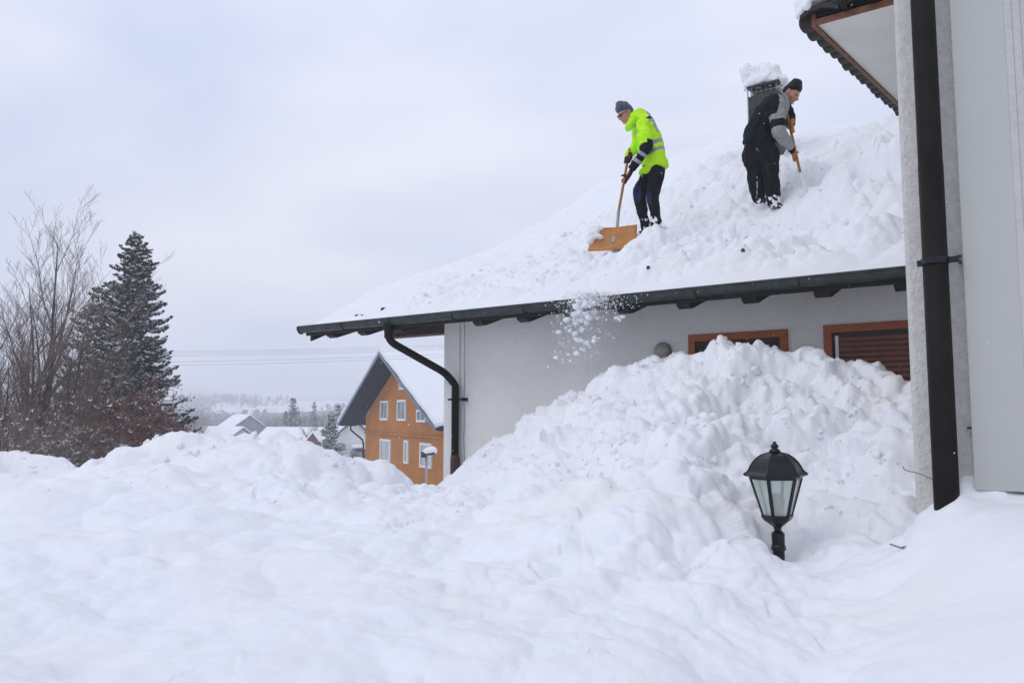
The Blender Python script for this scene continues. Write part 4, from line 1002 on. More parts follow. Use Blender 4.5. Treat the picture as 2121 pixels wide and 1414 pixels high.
jk = soft('jacket', [[(J(1568, 293), (.168, .175, .08)), (J(1571, 268), (.16, .175, .1))], [(J(1571, 268), (.158, .178, .1)), (J(1588, 232), (.145, .19, .11))], [(J(1588, 232), (.145, .19, .11)), (J(1604, 208), (.1, .19, .075))],
    [(J(1606, 205), (.08, .15, .06)), (J(1620, 203), (.055, .09, .055))], [(J(1622, 206), (.05, .085, .05)), (J(1630, 224), (.04, .08, .04))], [(J(1615, 235), (.085, .13, .08)), (J(1622, 222), (.06, .12, .06))], [(J(1590, 290), (.12, .15, .06)), (J(1605, 250), (.1, .15, .1))]],
    0.0115, [M['navy'], M['jgrey']], p2, disp=fold(.014, .16, 53, (1, 1, .8)), smooth_it=5,
    zone=lambda c: ((c[:, 1] < D2-.03) & (c[:, 0] > J(1608, 0).x) & (c[:, 0] < J(1623, 0).x) & (c[:, 2] > J(0, 248).z)).astype(int))
at2 = arm_t(sh_n, el_n, wr_n)
def sz2(p):
    t = at2(p); m = np.zeros(len(p), int)
    x = (p[:, 0]-sh_n.x)/.08
    m[(t < .5) & (x < .1-1.5*np.maximum(t-.12, 0))] = 1
    m[(t > .66) & (t < .93)] = 1; m[t > 1.93] = 1
    return m
soft('sleeve', sleeve([(sh_n, .098), (sh_n.lerp(el_n, .5), .092), (el_n, .08), (el_n.lerp(wr_n, .5), .068), (wr_n, .05)]), 0.010, [M['jgrey'], M['navy']], jk, disp=fold(.013, .1, 63, (.8, 1, 1.2)), zone=sz2)
soft('sleeve', sleeve([(sh_f, .09), (el_f, .072), (wr_f, .055)]), 0.011, M['navy'], jk, disp=fold(.012, .1, 73))
soft('glove', glove_prims(hand_n, shd, Vector((-.6, -.75, .1)), wr_n, flip=1), 0.0055, M['orangeglove'], p2, smooth_it=2)
soft('glove', glove_prims(hand_f, shd, Vector((-.3, -.9, .0)), wr_f+Vector((0.0, -.06, .01)), flip=-1), 0.0055, M['orangeglove'], p2, smooth_it=2)
soft('beanie', [[(g(-.008, .068), (.098, .098, .07)), (g(-.02, .125), .076), (g(-.035, 0.025), .086)], [(g(.015, .15), .04), (g(-.01, .12), .072)], [(g(-.03, .165), .035), (g(-.01, .12), .07)]], 0.009, M['beanie_b'], p2,
     disp=lambda p: 0.003*np.sin(np.arctan2(p[:, 1]-hc.y, p[:, 0]-hc.x)*26)+.005*fbm3(p, .05, 2, 3))
mb = MB()
for sg in (-1, 1):
    q = g(.089, .006, sg*.032); mb.tube([q-r1*.002-up2*.004, q+up2*.003], .006, 6)
mb.build('eye', M['eye'], p2)
sv = thing('snow_shovel', so2, 'wooden-shafted shovel dug into the snow by the person in black and grey', 'shovel')
mb = MB(); mb.tube([st-shd*.25, st, sb], [.014, .016, .016], 12); mb.build('shaft', M['ash'], sv, smooth=True)
mb = MB(); mb.tube([sb-shd*.01, sb+shd*.03, so2, so2+shd*.08], [.018, .019, .015, .012], 12); mb.build('socket', M['white'], sv, smooth=True)
mb = MB(); vs = []
u_ = Vector((.85, .5, -.05)).normalized(); dn = (Vector((.25, -.3, -.7))).normalized(); nr = u_.cross(dn)
c0 = so2+shd*.02
for i in range(9):
    for j in range(6):
        a = i/8*2-1; b = j/5; vs.append(c0+u_*(a*.13)+dn*(b*.3)+nr*(.03*a*a-.03*math.sin(b*3)))
mb.add(vs, [(i*6+j, (i+1)*6+j, (i+1)*6+j+1, i*6+j+1) for i in range(8) for j in range(5)])
o = mb.build('blade', M['white'], sv, smooth=True); so_ = o.modifiers.new('s', 'SOLIDIFY'); so_.thickness = .006

# ------------------------------------------------------------------ snow in the air
def lumps(name, items, label, cat, seed):
    rnd = random.Random(seed); bm = bmesh.new(); bmesh.ops.create_icosphere(bm, subdivisions=(2 if len(items) < 3500 else 1), radius=1); bv = [v.co.copy() for v in bm.verts]; bf = [tuple(v.index for v in f.verts) for f in bm.faces]; bm.free()
    sv_ = []
    for v in range(6):
        k = rnd.random()*50; a = np.array([list(q) for q in bv]); a = a*(1+0.6*fbm3(a+k, .8, 3, v))[:, None]*np.array([1, rnd.uniform(.7, 1.1), rnd.uniform(.6, 1)]); sv_.append(a)
    mb = MB()
    for c, r in items:
        a = sv_[rnd.randrange(6)]; an = rnd.random()*6; ca, sa = math.cos(an), math.sin(an)
        mb.add([(c[0]+r*(q[0]*ca-q[1]*sa), c[1]+r*(q[0]*sa+q[1]*ca), c[2]+r*q[2]) for q in a], bf)
    o = mb.build(name, M['snow'], None, smooth=True); tag(o, label, cat, kind='stuff'); return o
rnd = random.Random(5); it = []
for i in range(2600):
    t = rnd.random()**1.7
    x = rnd.gauss(1226-44*t, 30+4*t); y = 610+150*t+rnd.gauss(0, 5)
    if x < 1140 or x > 1310: continue
    r = .0028*(1-rnd.random()*.97)**-.42
    it.append((PW(x, y, SE-.18+rnd.gauss(0, .07)), min(r, .045)))
for i in range(75):
    t = rnd.random()**1.2; it.append((PW(rnd.gauss(1218-26*t, 17+9*t), 616+118*t, SE-.19+rnd.gauss(0, .05)), .014+.026*rnd.random()**1.5))
for i in range(48):
    t = rnd.random(); it.append((PW(rnd.gauss(1218-8*t, 13), 606+62*t, SE-.16+rnd.gauss(0, .04)), .035+.03*rnd.random()*(1-.5*t)))
for i in range(1800):
    t = rnd.random()**1.4; it.append((PW(rnd.gauss(1226-30*t, 26+8*t), 606+140*t+rnd.gauss(0, 6), SE-.19+rnd.gauss(0, .07)), .0016+.0016*rnd.random()))
for i in range(260): it.append((PW(rnd.gauss(1230, 42), rnd.uniform(604, 640), SE-.2+rnd.gauss(0, .04)), .003+.006*rnd.random()))
for (x, y, r) in [(1278, 658, .042), (1290, 656, .034), (1284, 662, .03), (1175, 662, .036), (1198, 702, .045), (1206, 706, .03), (1152, 742, .03), (1178, 734, .026), (1136, 760, .02), (1182, 748, .028), (1150, 770, .012)]: it.append((PW(x, y, SE-.2), r))
lumps('falling_snow', it, 'clods and powder of snow tumbling off the gutter under the shovel', 'snow', 3)
rr_ = random.Random(4)
for i in range(1000):
    w_ = rr_.uniform(.9, 7.2); s_ = rr_.uniform(7.3, 11.2)
    CLODS.append((tuple(H(w_, s_, 0))[:2]+(None, w_, s_), (.007+.022*rr_.random()**2.5)*(1 if rr_.random() < .95 else 2)))
rw = np.array([c[0][3] for c in CLODS if c[0][2] is None]); rs2 = np.array([c[0][4] for c in CLODS if c[0][2] is None])
rz_ = zg-.05+(rs2-SE)*TAN+rt(rw, rs2)-.02; kq = 0; out_c = []
for c, r in CLODS:
    if c[2] is None:
        near = min((c[3]-f[0])**2+(c[4]-f[1])**2 for f in FEET) < .05
        if not near and fbm2(np.array([c[3]]), np.array([c[4]]), .5, 2, 33)[0] > -.15: out_c.append(((c[0], c[1], rz_[kq]+ZC-r*.1), r))
        kq += 1
    else: out_c.append((c, r))
lumps('snow_clods', out_c, 'loose crumbs and clods lying on the heaped snow', 'snow', 9)
rnd = random.Random(8); it = []
for i in range(1500):
    d = 2.2+11*rnd.random()**.8; x = rnd.uniform(-60, 2180); y = rnd.uniform(-20, 1000)
    it.append((P(x, y, d), rnd.uniform(.0012, .0026)*(.6+d/9)))
mbf = MB()
for c, r in it:
    mbf.add([c+Vector((r, 0, 0)), c+Vector((-r, 0, 0)), c+Vector((0, r, 0)), c+Vector((0, -r, 0)), c+Vector((0, 0, r*1.5)), c+Vector((0, 0, -r*1.5))], [(0, 2, 4), (2, 1, 4), (1, 3, 4), (3, 0, 4), (2, 0, 5), (1, 2, 5), (3, 1, 5), (0, 3, 5)])
tag(mbf.build('snowflakes', M['snow'], None, smooth=True), 'light snowflakes drifting through the air', 'snowflakes', kind='stuff')
# ------------------------------------------------------------------ trees
def spruce(px, py_top, depth, height, radius, seed, label, group=None, snow=0.5, dens=1.0, nm='spruce_tree', mt='needle', twigw=0.055, power=0.75, asym=None, tops=None, nwh=None):
    rnd = random.Random(seed)
    top = P(px, py_top, depth); base = Vector((top.x, top.y, top.z-height))
    t = thing(nm, base, label, 'tree', group)
    mb = MB(); mb.tube([base, base.lerp(top, .5)+Vector((rnd.gauss(0, .03), 0, 0)), top], [height*.018, height*.009, .008], 7); mb.build('trunk', M['bark'], t, smooth=True)
    gm = MB(); sm = MB()
    nw = nwh or int(height*5.2*dens)
    for i in range(nw):
        f = (i+rnd.random()*.8)/nw                       # 0 top .. 1 bottom
        z = top.z-f*height*.97
        R = radius*(f**power)*(1+rnd.gauss(0, .06))+.06
        nb = int(7+4*f*dens)
        a0 = rnd.random()*6.28
        for b in range(nb):
            az = a0+b*6.283/nb+rnd.gauss(0, .3); zj = z+rnd.gauss(0, .13)
            Lb = R*rnd.uniform(.6, 1.18)*(1+.14*math.sin(az*2+seed+f*9))
            if asym: Lb *= asym(az, f)
            if Lb < .05: continue
            d = Vector((math.cos(az), math.sin(az), 0)); side = Vector((-d.y, d.x, 0))
            droop = Lb*(.25+.5*f); n = max(3, int(Lb/.105*dens)+2)
            pts = []
            for k in range(n+1):
                q = k/n; pts.append(Vector((top.x, top.y, zj))+d*(Lb*q)+Vector((0, 0, .22*Lb*(1-f)*q-droop*math.sin(q*1.9)+.10*Lb*q*q)))
            if Lb > .5: gm.tube([pts[0], pts[n//2], pts[-1]], [.018+.01*Lb, .012+.004*Lb, .004], 3, cap=False)
            for k in range(1, n+1):
                q = k/n; c = pts[k]
                ln = (.15+.24*Lb*(1-q*.75)*.42)*rnd.uniform(.8, 1.2)
                fw = (pts[k]-pts[k-1]).normalized()
                for sg in (-1, 1, 0):
                    dd = (fw*.75+side*(sg*rnd.uniform(.55, 1.0))+Vector((0, 0, -.12-.35*rnd.random()*f))).normalized() if sg else (fw+Vector((0, 0, rnd.gauss(0, .1)))).normalized()
                    l_ = ln*(1 if sg else .8); w_ = twigw*rnd.uniform(.9, 1.5)
                    nn = dd.cross(Vector((rnd.gauss(0, .5), rnd.gauss(0, .5), 1))).normalized()
                    c2 = c+Vector((rnd.gauss(0, .02), rnd.gauss(0, .02), rnd.gauss(0, .02)))
                    v = [c2, c2+dd*l_*.35+nn*w_, c2+dd*l_, c2+dd*l_*.4-nn*w_]
                    gm.add(v, [(0, 1, 2, 3)])
                    if rnd.random() < .85:
                        dn = Vector((0, 0, -1))*l_*.42; gm.add([c2+dd*l_*.15, c2+dd*l_*.75, c2+dd*l_*.5+dn], [(0, 1, 2)])
                    if rnd.random() < snow*(.6 if sg else 1.0):
                        u = Vector((0, 0, .022+.02*rnd.random())); k_ = rnd.uniform(.5, 1.05); ww = nn*w_*rnd.uniform(.7, 1.2)
                        sm.add([c2+u*.4, c2+dd*l_*.4*k_+ww+u*.4, c2+dd*l_*k_*.9+u*.2, c2+dd*l_*.4*k_-ww+u*.4, c2+dd*l_*.4*k_+u*1.9], [(0, 1, 4), (1, 2, 4), (2, 3, 4), (3, 0, 4)])
    gm.build('crown', M[mt], t); sm.build('snow_cover', M['snow_far'], t)['kind'] = 'stuff'
    return t
def bare(px, py_top, depth, zbase, seed, label, spread=.28, stems=3, nm='bare_tree', mt='twig', levels=5, group=None, thick=1.0, cat='tree', kids=5, upb=.35, snowf=.35, lean=0.0):
    rnd = random.Random(seed); top = P(px, py_top, depth); Ht = top.z-zbase; base = Vector((top.x-lean*Ht, top.y, zbase))
    t = thing(nm, base, label, cat, group); tk = MB(); tw = MB(); sn = MB()
    def grow(p, d, ln, r, lv):
        n = max(4, int(ln/.28)) if lv <= 1 else 4; pts = [p]; rr = [r]; dd = d.copy(); seg = ln/n
        wob = .035 if lv == 0 else .08
        for i in range(n):
            dd = (dd+Vector((rnd.gauss(0, wob), rnd.gauss(0, wob), rnd.gauss(0, .04)+upb*.30*(1-dd.z)))).normalized(); pts.append(pts[-1]+dd*seg); rr.append(max(.0035, r*(1-.93*(i+1)/n)**1.0))
        (tk if lv == 0 else tw).tube(pts, rr, 6 if lv <= 1 else 3, cap=False)
        if lv >= 1 and rnd.random() < snowf and ln > .25:
            k = rnd.randrange(len(pts)-1); a, b = pts[k], pts[k+1]; b = a.lerp(b, .35); sd_ = (b-a).cross(Vector((0, 0, 1)))
            if sd_.length > .02 and (b-a).normalized().z < .85:
                sd_ = sd_.normalized()*(rr[k]*.9+.004); u = Vector((0, 0, rr[k]+.008)); sn.add([a-sd_+u*.5, b-sd_+u*.5, b+u*1.3, a+u*1.3, a+sd_+u*.5, b+sd_+u*.5], [(0, 1, 2, 3), (3, 2, 5, 4)])
        if lv >= levels or ln < .12: return
        nk = kids+(4 if lv == 0 else 0)
        for i in range(nk):
            q = (.12+.84*(i+rnd.random())/nk) if lv == 0 else (.2+.75*(i+rnd.random())/nk)
            k = min(len(pts)-2, int(q*(len(pts)-1))); fpt = pts[k].lerp(pts[k+1], q*(len(pts)-1)-k)
            b_, c_2 = basis(dd); a = rnd.random()*6.28; out_ = (b_*math.cos(a)+c_2*math.sin(a))
            loc = (pts[k+1]-pts[k]).normalized(); nd = (loc*.75+out_*rnd.uniform(.5, .9)+Vector((0, 0, upb*.6))).normalized()
            grow(fpt, nd, ln*rnd.uniform(.34, .58)*(1.15-.6*q), max(.004, rr[k]*.6), lv+1)
    for i in range(stems):
        a = rnd.random()*6.28; sp = spread*(0 if i == 0 else rnd.uniform(.5, 1.2))
        d = Vector((math.cos(a)*sp+lean, math.sin(a)*sp*.6, 1)).normalized()
        grow(base+Vector((math.cos(a)*.08*i, math.sin(a)*.08*i, 0)), d, Ht*(.86 if i == 0 else rnd.uniform(.55, .8)), (.016*Ht if i == 0 else .010*Ht)*thick, 0)
    tk.build('trunk', M['bark'], t, smooth=True)
    if tw.v: tw.build('branches', M[mt], t)
    if sn.v: sn.build('snow_cover', M['snow_far'], t)['kind'] = 'stuff'
    return t
G1 = 'bare trees on the left edge'
bare(105, 418, 24, ZC-2.6, 4, 'tall bare tree with upright twigs left of the dark spruce', .26, 7, levels=3, kids=6, thick=.8, upb=.75, snowf=.3)
bare(8, 500, 23, ZC-2.6, 12, 'bare tree cut by the left edge of the photo', .3, 5, levels=3, kids=6, thick=.7, upb=.7, snowf=.3)
bare(172, 555, 25.5, ZC-2.8, 23, 'thin young bare tree just left of the pale pine', .2, 5, levels=3, kids=6, thick=.6, upb=.8, snowf=.3)
bare(52, 580, 26, ZC-2.8, 31, 'smaller bare tree between the tall one and the photo edge', .35, 5, levels=3, kids=6, thick=.6, upb=.6, snowf=.15)
bare(140, 640, 23, ZC-2.8, 39, 'low spreading bare tree in front of the pale pine', .5, 5, levels=3, kids=6, thick=.6, upb=.5, snowf=.15)
spruce(283, 486, 32, 10.6, 2.75, 7, 'tall dark spruce dusted with snow, highest tree at left', snow=.75, dens=1.2, twigw=.07, power=.72)
spruce(213, 590, 33.5, 9.0, 2.4, 17, 'paler pine with loose snowy branches left of the tall spruce', nm='pine_tree', mt='needle2', snow=.45, dens=.85, power=.55, twigw=.05)
def shrub(px, py, depth, seed, label, mt='redtwig', w=1.0, leaf=0, group=None, n=60):
    rnd = random.Random(seed); top = P(px, py, depth); zb = ZT(top.x, top.y)-.2; base = Vector((top.x, top.y, zb)); Ht = top.z-zb
    t = thing('bush', base, label, 'bush', group); tw = MB(); lf = MB(); sn = MB()
    for i in range(n):
        a = rnd.random()*6.28; sp = rnd.random()*w; b = base+Vector((math.cos(a)*sp*.6, math.sin(a)*sp*.4, 0)); d = Vector((math.cos(a)*sp*.5/Ht, math.sin(a)*sp*.3/Ht, 1))
        hh = Ht*rnd.uniform(.6, 1.0); pts = [b]
        for k in range(5): d = d+Vector((rnd.gauss(0, .12), rnd.gauss(0, .1), 0)); pts.append(pts[-1]+d.normalized()*hh/5)
        tw.tube(pts, [.02, .016, .013, .01, .008, .004], 3, cap=False)
        for k in range(1, 6):
            for j in range(8):
                dr = Vector((rnd.gauss(0, 1), rnd.gauss(0, .8), rnd.uniform(0, 1.3))).normalized(); l_ = rnd.uniform(.2, .6)*w*.8
                m1 = pts[k]+dr*l_*.5+Vector((0, 0, .04)); mq = pts[k].lerp(m1, .35); e = pts[k]+dr*l_+Vector((rnd.gauss(0, .05), 0, .1)); tw.tube([pts[k], m1, e], [.006, .0045, .0025], 3, cap=False)
                for q in range(leaf):
                    c = pts[k].lerp(e, rnd.random())+Vector((rnd.gauss(0, .05), rnd.gauss(0, .05), rnd.gauss(0, .04))); u = Vector((rnd.gauss(0, 1), rnd.gauss(0, 1), rnd.gauss(0, 1))).normalized()*.045; v = u.cross(Vector((rnd.gauss(0, 1), rnd.gauss(0, 1), rnd.gauss(0, 1)))).normalized()*.03
                    lf.add([c-u, c+v, c+u, c-v], [(0, 1, 2, 3)])
                if rnd.random() < .5:
                    s_ = Vector((.009, .0, 0)) if abs(dr.x) < .5 else Vector((0, .009, 0)); sn.add([pts[k]-s_+Vector((0, 0, .008)), mq-s_+Vector((0, 0, .008)), mq+Vector((0, 0, .024)), pts[k]+Vector((0, 0, .024)), pts[k]+s_+Vector((0, 0, .008)), mq+s_+Vector((0, 0, .008))], [(0, 1, 2, 3), (3, 2, 5, 4)])
    tw.build('twigs', M[mt], t); sn.build('snow_cover', M['snow_far'], t)['kind'] = 'stuff'
    if leaf: lf.build('leaves', M['brownleaf'], t)
for i, (x, y, d, m_, lf_, lb_) in enumerate([(12, 850, 21, 'twig', 0, 'leafless bush at the left edge of the photo under the cut-off bare tree'), (100, 860, 21.5, 'twig', 0, 'leafless bush at the foot of the tall bare tree'), (165, 830, 22, 'redtwig', 0, 'leafless reddish bush between the tall bare tree and the pale pine'),
        (215, 810, 23, 'redtwig', 1, 'twiggy bush with few brown leaves in front of the pale pine'), (60, 885, 19, 'twig', 0, 'low dark bush just above the snow bank near the left edge'), (140, 895, 19.5, 'twig', 0, 'low dark tangle of twigs above the dip of the snow bank'), (195, 905, 19.5, 'twig', 0, 'lowest bush against the dip of the snow bank')]):
    shrub(x, y, d, 60+i, lb_, m_, 1.3, lf_, 'bushes under the bare trees', 26)
for i, (x, y, d, lb_) in enumerate([(258, 815, 26, 'reddish brown leafy bush covering the left side of the tall dark spruce'), (292, 780, 27, 'tallest reddish brown bush, before the middle of the dark spruce'), (330, 860, 26, 'reddish brown bush before the right skirt of the dark spruce'), (240, 880, 24, 'low reddish brown bush left of the snow hump'), (290, 880, 24, 'low reddish brown bush right behind the snow hump')]):
    shrub(x, y, d, 80+i, lb_, 'redtwig', .8, 3, 'brown-leaved bushes in front of the spruce', 34)

# ------------------------------------------------------------------ orange house
az = math.radians(-26.9)
GV = Vector((math.sin(az), math.cos(az), 0)); RV = Vector((math.cos(az), -math.sin(az), 0))   # along the gable (away), along the ridge (right, away)
def fitA():
    # left wall corner at px 757; widths chosen so that the near verge meets its measured pixels
    best = None
    for d0 in (52, 54, 56, 58):
        C = P(757, 900, d0)
        for W in np.arange(6.5, 15, .25):
            for o in np.arange(.6, 4, .2):
                mid = C-GV*(W/2)-RV*o
                # apex height from pixel row 730
                lo_, hi_ = 0, 12
                for _ in range(30):
                    z = (lo_+hi_)/2
                    if proj(Vector((mid.x, mid.y, ZC+z)))[1] > 730: lo_ = z
                    else: hi_ = z
                ap = proj(Vector((mid.x, mid.y, ZC+z)))
                for e in np.arange(.3, 2.6, .2):
                    L_ = mid+GV*(W/2+e); Rr = mid-GV*(W/2+e)
                    lo2, hi2 = -6, 6
                    for _ in range(24):
                        q = (lo2+hi2)/2
                        if proj(Vector((L_.x, L_.y, ZC+q)))[1] > 877: lo2 = q
                        else: hi2 = q
                    pl = proj(Vector((L_.x, L_.y, ZC+q))); pr = proj(Vector((Rr.x, Rr.y, ZC+q)))
                    err = (ap[0]-790)**2+(pl[0]-697)**2+.8*((pr[0]-899)**2+(pr[1]-891)**2)
                    if best is None or err < best[0]: best = (err, d0, W, o, e, z, q, ap, pl, pr)
    return best
bf = fitA(); print('orange fit', bf)
_, d0, W, O, E, za, ze, *_r = bf
C = P(757, 900, d0); C.z = ZC
def G(g, r, z): v = C-GV*g+RV*r; return Vector((v.x, v.y, ZC+z))        # g: along the gable toward the right-near end, r: ridgeward
def GP(px, py):
    n = RV; r = P(px, py, 1.0); r = Vector((r.x, r.y, r.z-ZC)); k = (C.x*n.x+C.y*n.y)/(r.x*n.x+r.y*n.y)
    q = r*k; return (-(q-Vector((C.x, C.y, 0))).dot(GV), q.z)
oh = thing('orange_house', G(W/2, 0, -5.6), 'orange rendered house with steep snowy gable roof and dark blue eaves', 'house')
tp_ = (za-ze)/(W/2+E); LR = 11.0; zwall = lambda g: za-.35-abs(g-W/2)*tp_
mb = MB(); mb.prism([G(0, 0, -7), G(W, 0, -7), G(W, 0, zwall(W)), G(W/2, 0, zwall(W/2)), G(0, 0, zwall(0))], RV*LR); mb.build('wall', M['orange'], oh)
for sgn in (-1, 1):
    a = W/2+sgn*(W/2+E)
    mb = MB(); mb.prism([G(W/2, -O, za-.12), G(a, -O, ze-.12), G(a, -O, ze), G(W/2, -O, za)], RV*(LR+O+.6)); rp = mb.build('roof', M['blueroof'], oh)
    # soffit boards under the overhang: long boards parallel to the verge
    nb = 9
    for k in range(nb):
        r_ = -O+.12+k*(O-.15)/nb
        mb = MB(); p_a = G(W/2-.0, r_, za-.14); p_b = G(a, r_, ze-.14)
        mb.prism([p_a, p_b, p_b-ZV*.03, p_a-ZV*.03], RV*((O-.15)/nb*.86)); mb.build('soffit_board', M['blueroof'], oh)
    mb = MB(); mb.prism([G(W/2, -O-.05, za-.17), G(a, -O-.05, ze-.17), G(a, -O-.05, ze+.03), G(W/2, -O-.05, za+.03)], RV*.05); mb.build('verge_board', M['bluetrim'], oh)
    nU, nV = 60, 60; uu, vv = np.meshgrid(np.linspace(0, 1, nU), np.linspace(0, 1, nV), indexing='ij')
    gg = W/2+sgn*(W/2+E+.05)*uu; rr_ = -O-.04+(LR+O+.5)*vv
    zz_ = za-(za-ze)*uu*1.0+.34*np.clip((1.01-uu)/.05, 0, 1)**.5*np.clip(vv/.02, 0.25, 1)+.04*fbm2(gg, rr_, 1.2, 3, 4)
    V = np.stack([C.x-GV.x*gg+RV.x*rr_, C.y-GV.y*gg+RV.y*rr_, ZC+zz_], -1).reshape(-1, 3)
    o = grid_mesh('roof_snow', V, nU, nV, M['snow_far'], oh); so_ = o.modifiers.new('s', 'SOLIDIFY'); so_.thickness = .2; so_.offset = 0
zb_ = GP(800, 898)[1]
mb = MB(); mb.box(G(W/2, -.06, zb_), GV*(W/2+.03), RV*.05, ZV*.06); mb.build('string_course', M['orange'], oh)
mb = MB(); g0 = GP(757, 1000)[0]
mb.box(G(W/2, -.03, -7+1.9-.35), GV*(W/2+.02), RV*.02, ZV*.6); 
def owin(x0, x1, y0, y1, pane='pane', y1b=None):
    g0, z1 = GP(x0, y0); g1, _ = GP(x1, y0); _, z0 = GP(x0, y1)
    f = .14; mb = MB()
    mb.box(G((g0+g1)/2, -.04, z1-f/2), GV*((g1-g0)/2), RV*.06, ZV*f/2); mb.box(G((g0+g1)/2, -.04, z0+f/2), GV*((g1-g0)/2), RV*.06, ZV*f/2)
    for g_ in (g0+f/2, g1-f/2): mb.box(G(g_, -.04, (z0+z1)/2), GV*f/2, RV*.06, ZV*((z1-z0)/2-f))
    w_ = mb.build('window', M['white'], oh)
    mb = MB(); mb.box(G((g0+g1)/2, -.02, (z0+z1)/2), GV*((g1-g0)/2-f), RV*.02, ZV*((z1-z0)/2-f)); mb.build('pane', M[pane], w_)
    if g1-g0 > 1.4: mb = MB(); mb.box(G((g0+g1)/2, -.06, (z0+z1)/2), GV*.03, RV*.025, ZV*((z1-z0)/2-f)); mb.build('mullion', M['white'], w_)
    return w_
owin(790, 805.5, 830, 870); owin(825, 843, 828, 871); owin(865, 884, 848, 874); owin(829, 841, 788, 807, 'curtain')
owin(789.5, 811, 908, 954, 'curtain'); owin(839, 848, 911, 959, 'curtain'); owin(872, 896, 916, 967, 'curtain')
zq = GP(870, 1006)[1]
mb = MB(); mb.box(G(W*.62, -.05, zq-1.0), GV*(W*.36), RV*.03, ZV*.95); mb.build('basement_wall', M['white'], oh)
gq0 = GP(866, 1010)[0]; gq1 = GP(880, 1010)[0]
mb = MB(); mb.box(G((gq0+gq1)/2, -.1, zq-1.0), GV*(abs(gq1-gq0)/2), RV*.03, ZV*.7); mb.build('basement_door', M['dark'], oh)
# its own gutter pipe on the left corner
mb = MB(); q = G(-E+.1, -O+.9, ze-.15); mb.tube([q, q-ZV*.3, G(-.05, -.2, ze-1.1), G(-.05, -.12, ze-1.4), G(-.05, -.12, -6)], .06, 8); mb.build('downpipe', M['pipe'], oh)
# street lamp with snow cap
lp0 = P(883, 1040, 34); lp1 = P(883, 944, 34)
sl = thing('street_lamp', lp0, 'grey street lamp with a thick cap of snow in front of the orange house', 'street lamp')
mb = MB(); mb.tube([lp0-ZV*.6, lp1], [.06, .05], 10); mb.build('pole', M['steel'], sl, smooth=True)
mb = MB(); a_, b_ = P(875, 941, 34), P(901, 937, 34); mb.box((a_+b_)/2+Vector((0, 0, -.02)), (b_-a_)/2, Vector((0, .14, 0)), ZV*.05); mb.box(P(878, 941, 34), Vector((.1, 0, 0)), Vector((0, .15, 0)), ZV*.12); mb.build('lamp_head', M['dark'], sl, bevel=.02)
soft('snow_cap', [[(P(882, 935, 34), (.17, .2, .12)), (P(896, 931, 34), (.2, .2, .15))], [(P(878, 936, 34), .1), (P(900, 935, 34), .1)]], .03, M['snow_far'], sl, disp=lambda p: .03*fbm3(p, .2, 2, 3))

# ------------------------------------------------------------------ far houses
def gable_house(name, px, depth, zg_, yaw, width, length, hw, hr, wallm, label, snow=.35, over=.5, roofm='slate', wins=(), chim=False, cat='house', boards=False):
    b = P(px, 900, depth); b.z = ZC+zg_
    t = thing(name, b, label, cat)
    a = Vector((math.cos(yaw), math.sin(yaw), 0)); l = Vector((-a.y, a.x, 0))     # a across the gable (front), l back along the ridge
    Q = lambda u, v, z: b+a*u+l*v+ZV*z
    mb = MB(); mb.prism([Q(-width/2, 0, -1), Q(width/2, 0, -1), Q(width/2, 0, hw), Q(0, 0, hr-.15), Q(-width/2, 0, hw)], l*length); wl_ = mb.build('wall', M[wallm], t)
    k = (hr-hw)/(width/2)
    for sg in (-1, 1):
        u = sg*(width/2+over); z = hr-k*(width/2+over)
        mb = MB(); mb.prism([Q(0, -over, hr-.1), Q(u, -over, z-.1), Q(u, -over, z+.06), Q(0, -over, hr+.06)], l*(length+2*over)); mb.build('roof', M[roofm], t)
        mb = MB(); mb.prism([Q(0, -over-.03, hr+.07), Q(u*1.01, -over-.03, z+.07), Q(u*1.01, -over-.03, z+.07+snow*.6), Q(u*.96, -over-.03, z+.07+snow+k*.03), Q(0, -over-.03, hr+.07+snow*.85)], l*(length+2*over+.06)); mb.build('roof_snow', M['snow_far'], t, bevel=.08)
    for (u0, u1, z0, z1) in wins:
        mb = MB(); mb.box(Q((u0+u1)/2, -.04, (z0+z1)/2), a*((u1-u0)/2), l*.04, ZV*((z1-z0)/2)); w_ = mb.build('window', M['white'], t)
        mb = MB(); mb.box(Q((u0+u1)/2, -.06, (z0+z1)/2), a*((u1-u0)/2-.1), l*.04, ZV*((z1-z0)/2-.1)); mb.build('pane', M['pane'], w_)
    if boards:
        n_ = int(width/.5)
        mb = MB()
        for i in range(n_):
            u = -width/2+.25+i*width/n_; hh = min(hw+(width/2-abs(u))*k-.35, hr); mb.box(Q(u, -.03, hh/2), a*.02, l*.03, ZV*hh/2)
        mb.build('cover_strip', M[wallm], t)
    if chim:
        mb = MB(); mb.box(Q(.4, length*.5, hr+.3), a*.3, l*.3, ZV*.7); c_h = mb.build('chimney', M['grey'], t)
        mb = MB(); mb.box(Q(.4, length*.5, hr+1.1), a*.34, l*.34, ZV*.12); mb.build('chimney_snow', M['snow_far'], c_h, bevel=.05)
    return t, Q
gable_house('grey_house', 516, 185, -5.4, math.radians(33), 7.4, 14, 2.3, 5.0, 'grey', 'grey gabled house with broad snowy roof farthest left in the valley', over=.5, wins=(), boards=True)
gable_house('long_shed', 500, 168, -5.9, math.radians(62), 5.5, 12, 1.35, 3.0, 'greywall', 'low long building with flat snowy roof before the grey gabled house', over=.6, wins=((-1.8, -.6, .2, 1.1), (.4, 1.5, .2, 1.1)))
gable_house('red_shed', 648, 112, -5.7, math.radians(6), 2.9, 6, 1.1, 3.0, 'brick', 'small red-brown boarded shed under snow left of the snowy little fir', over=.35, boards=True)
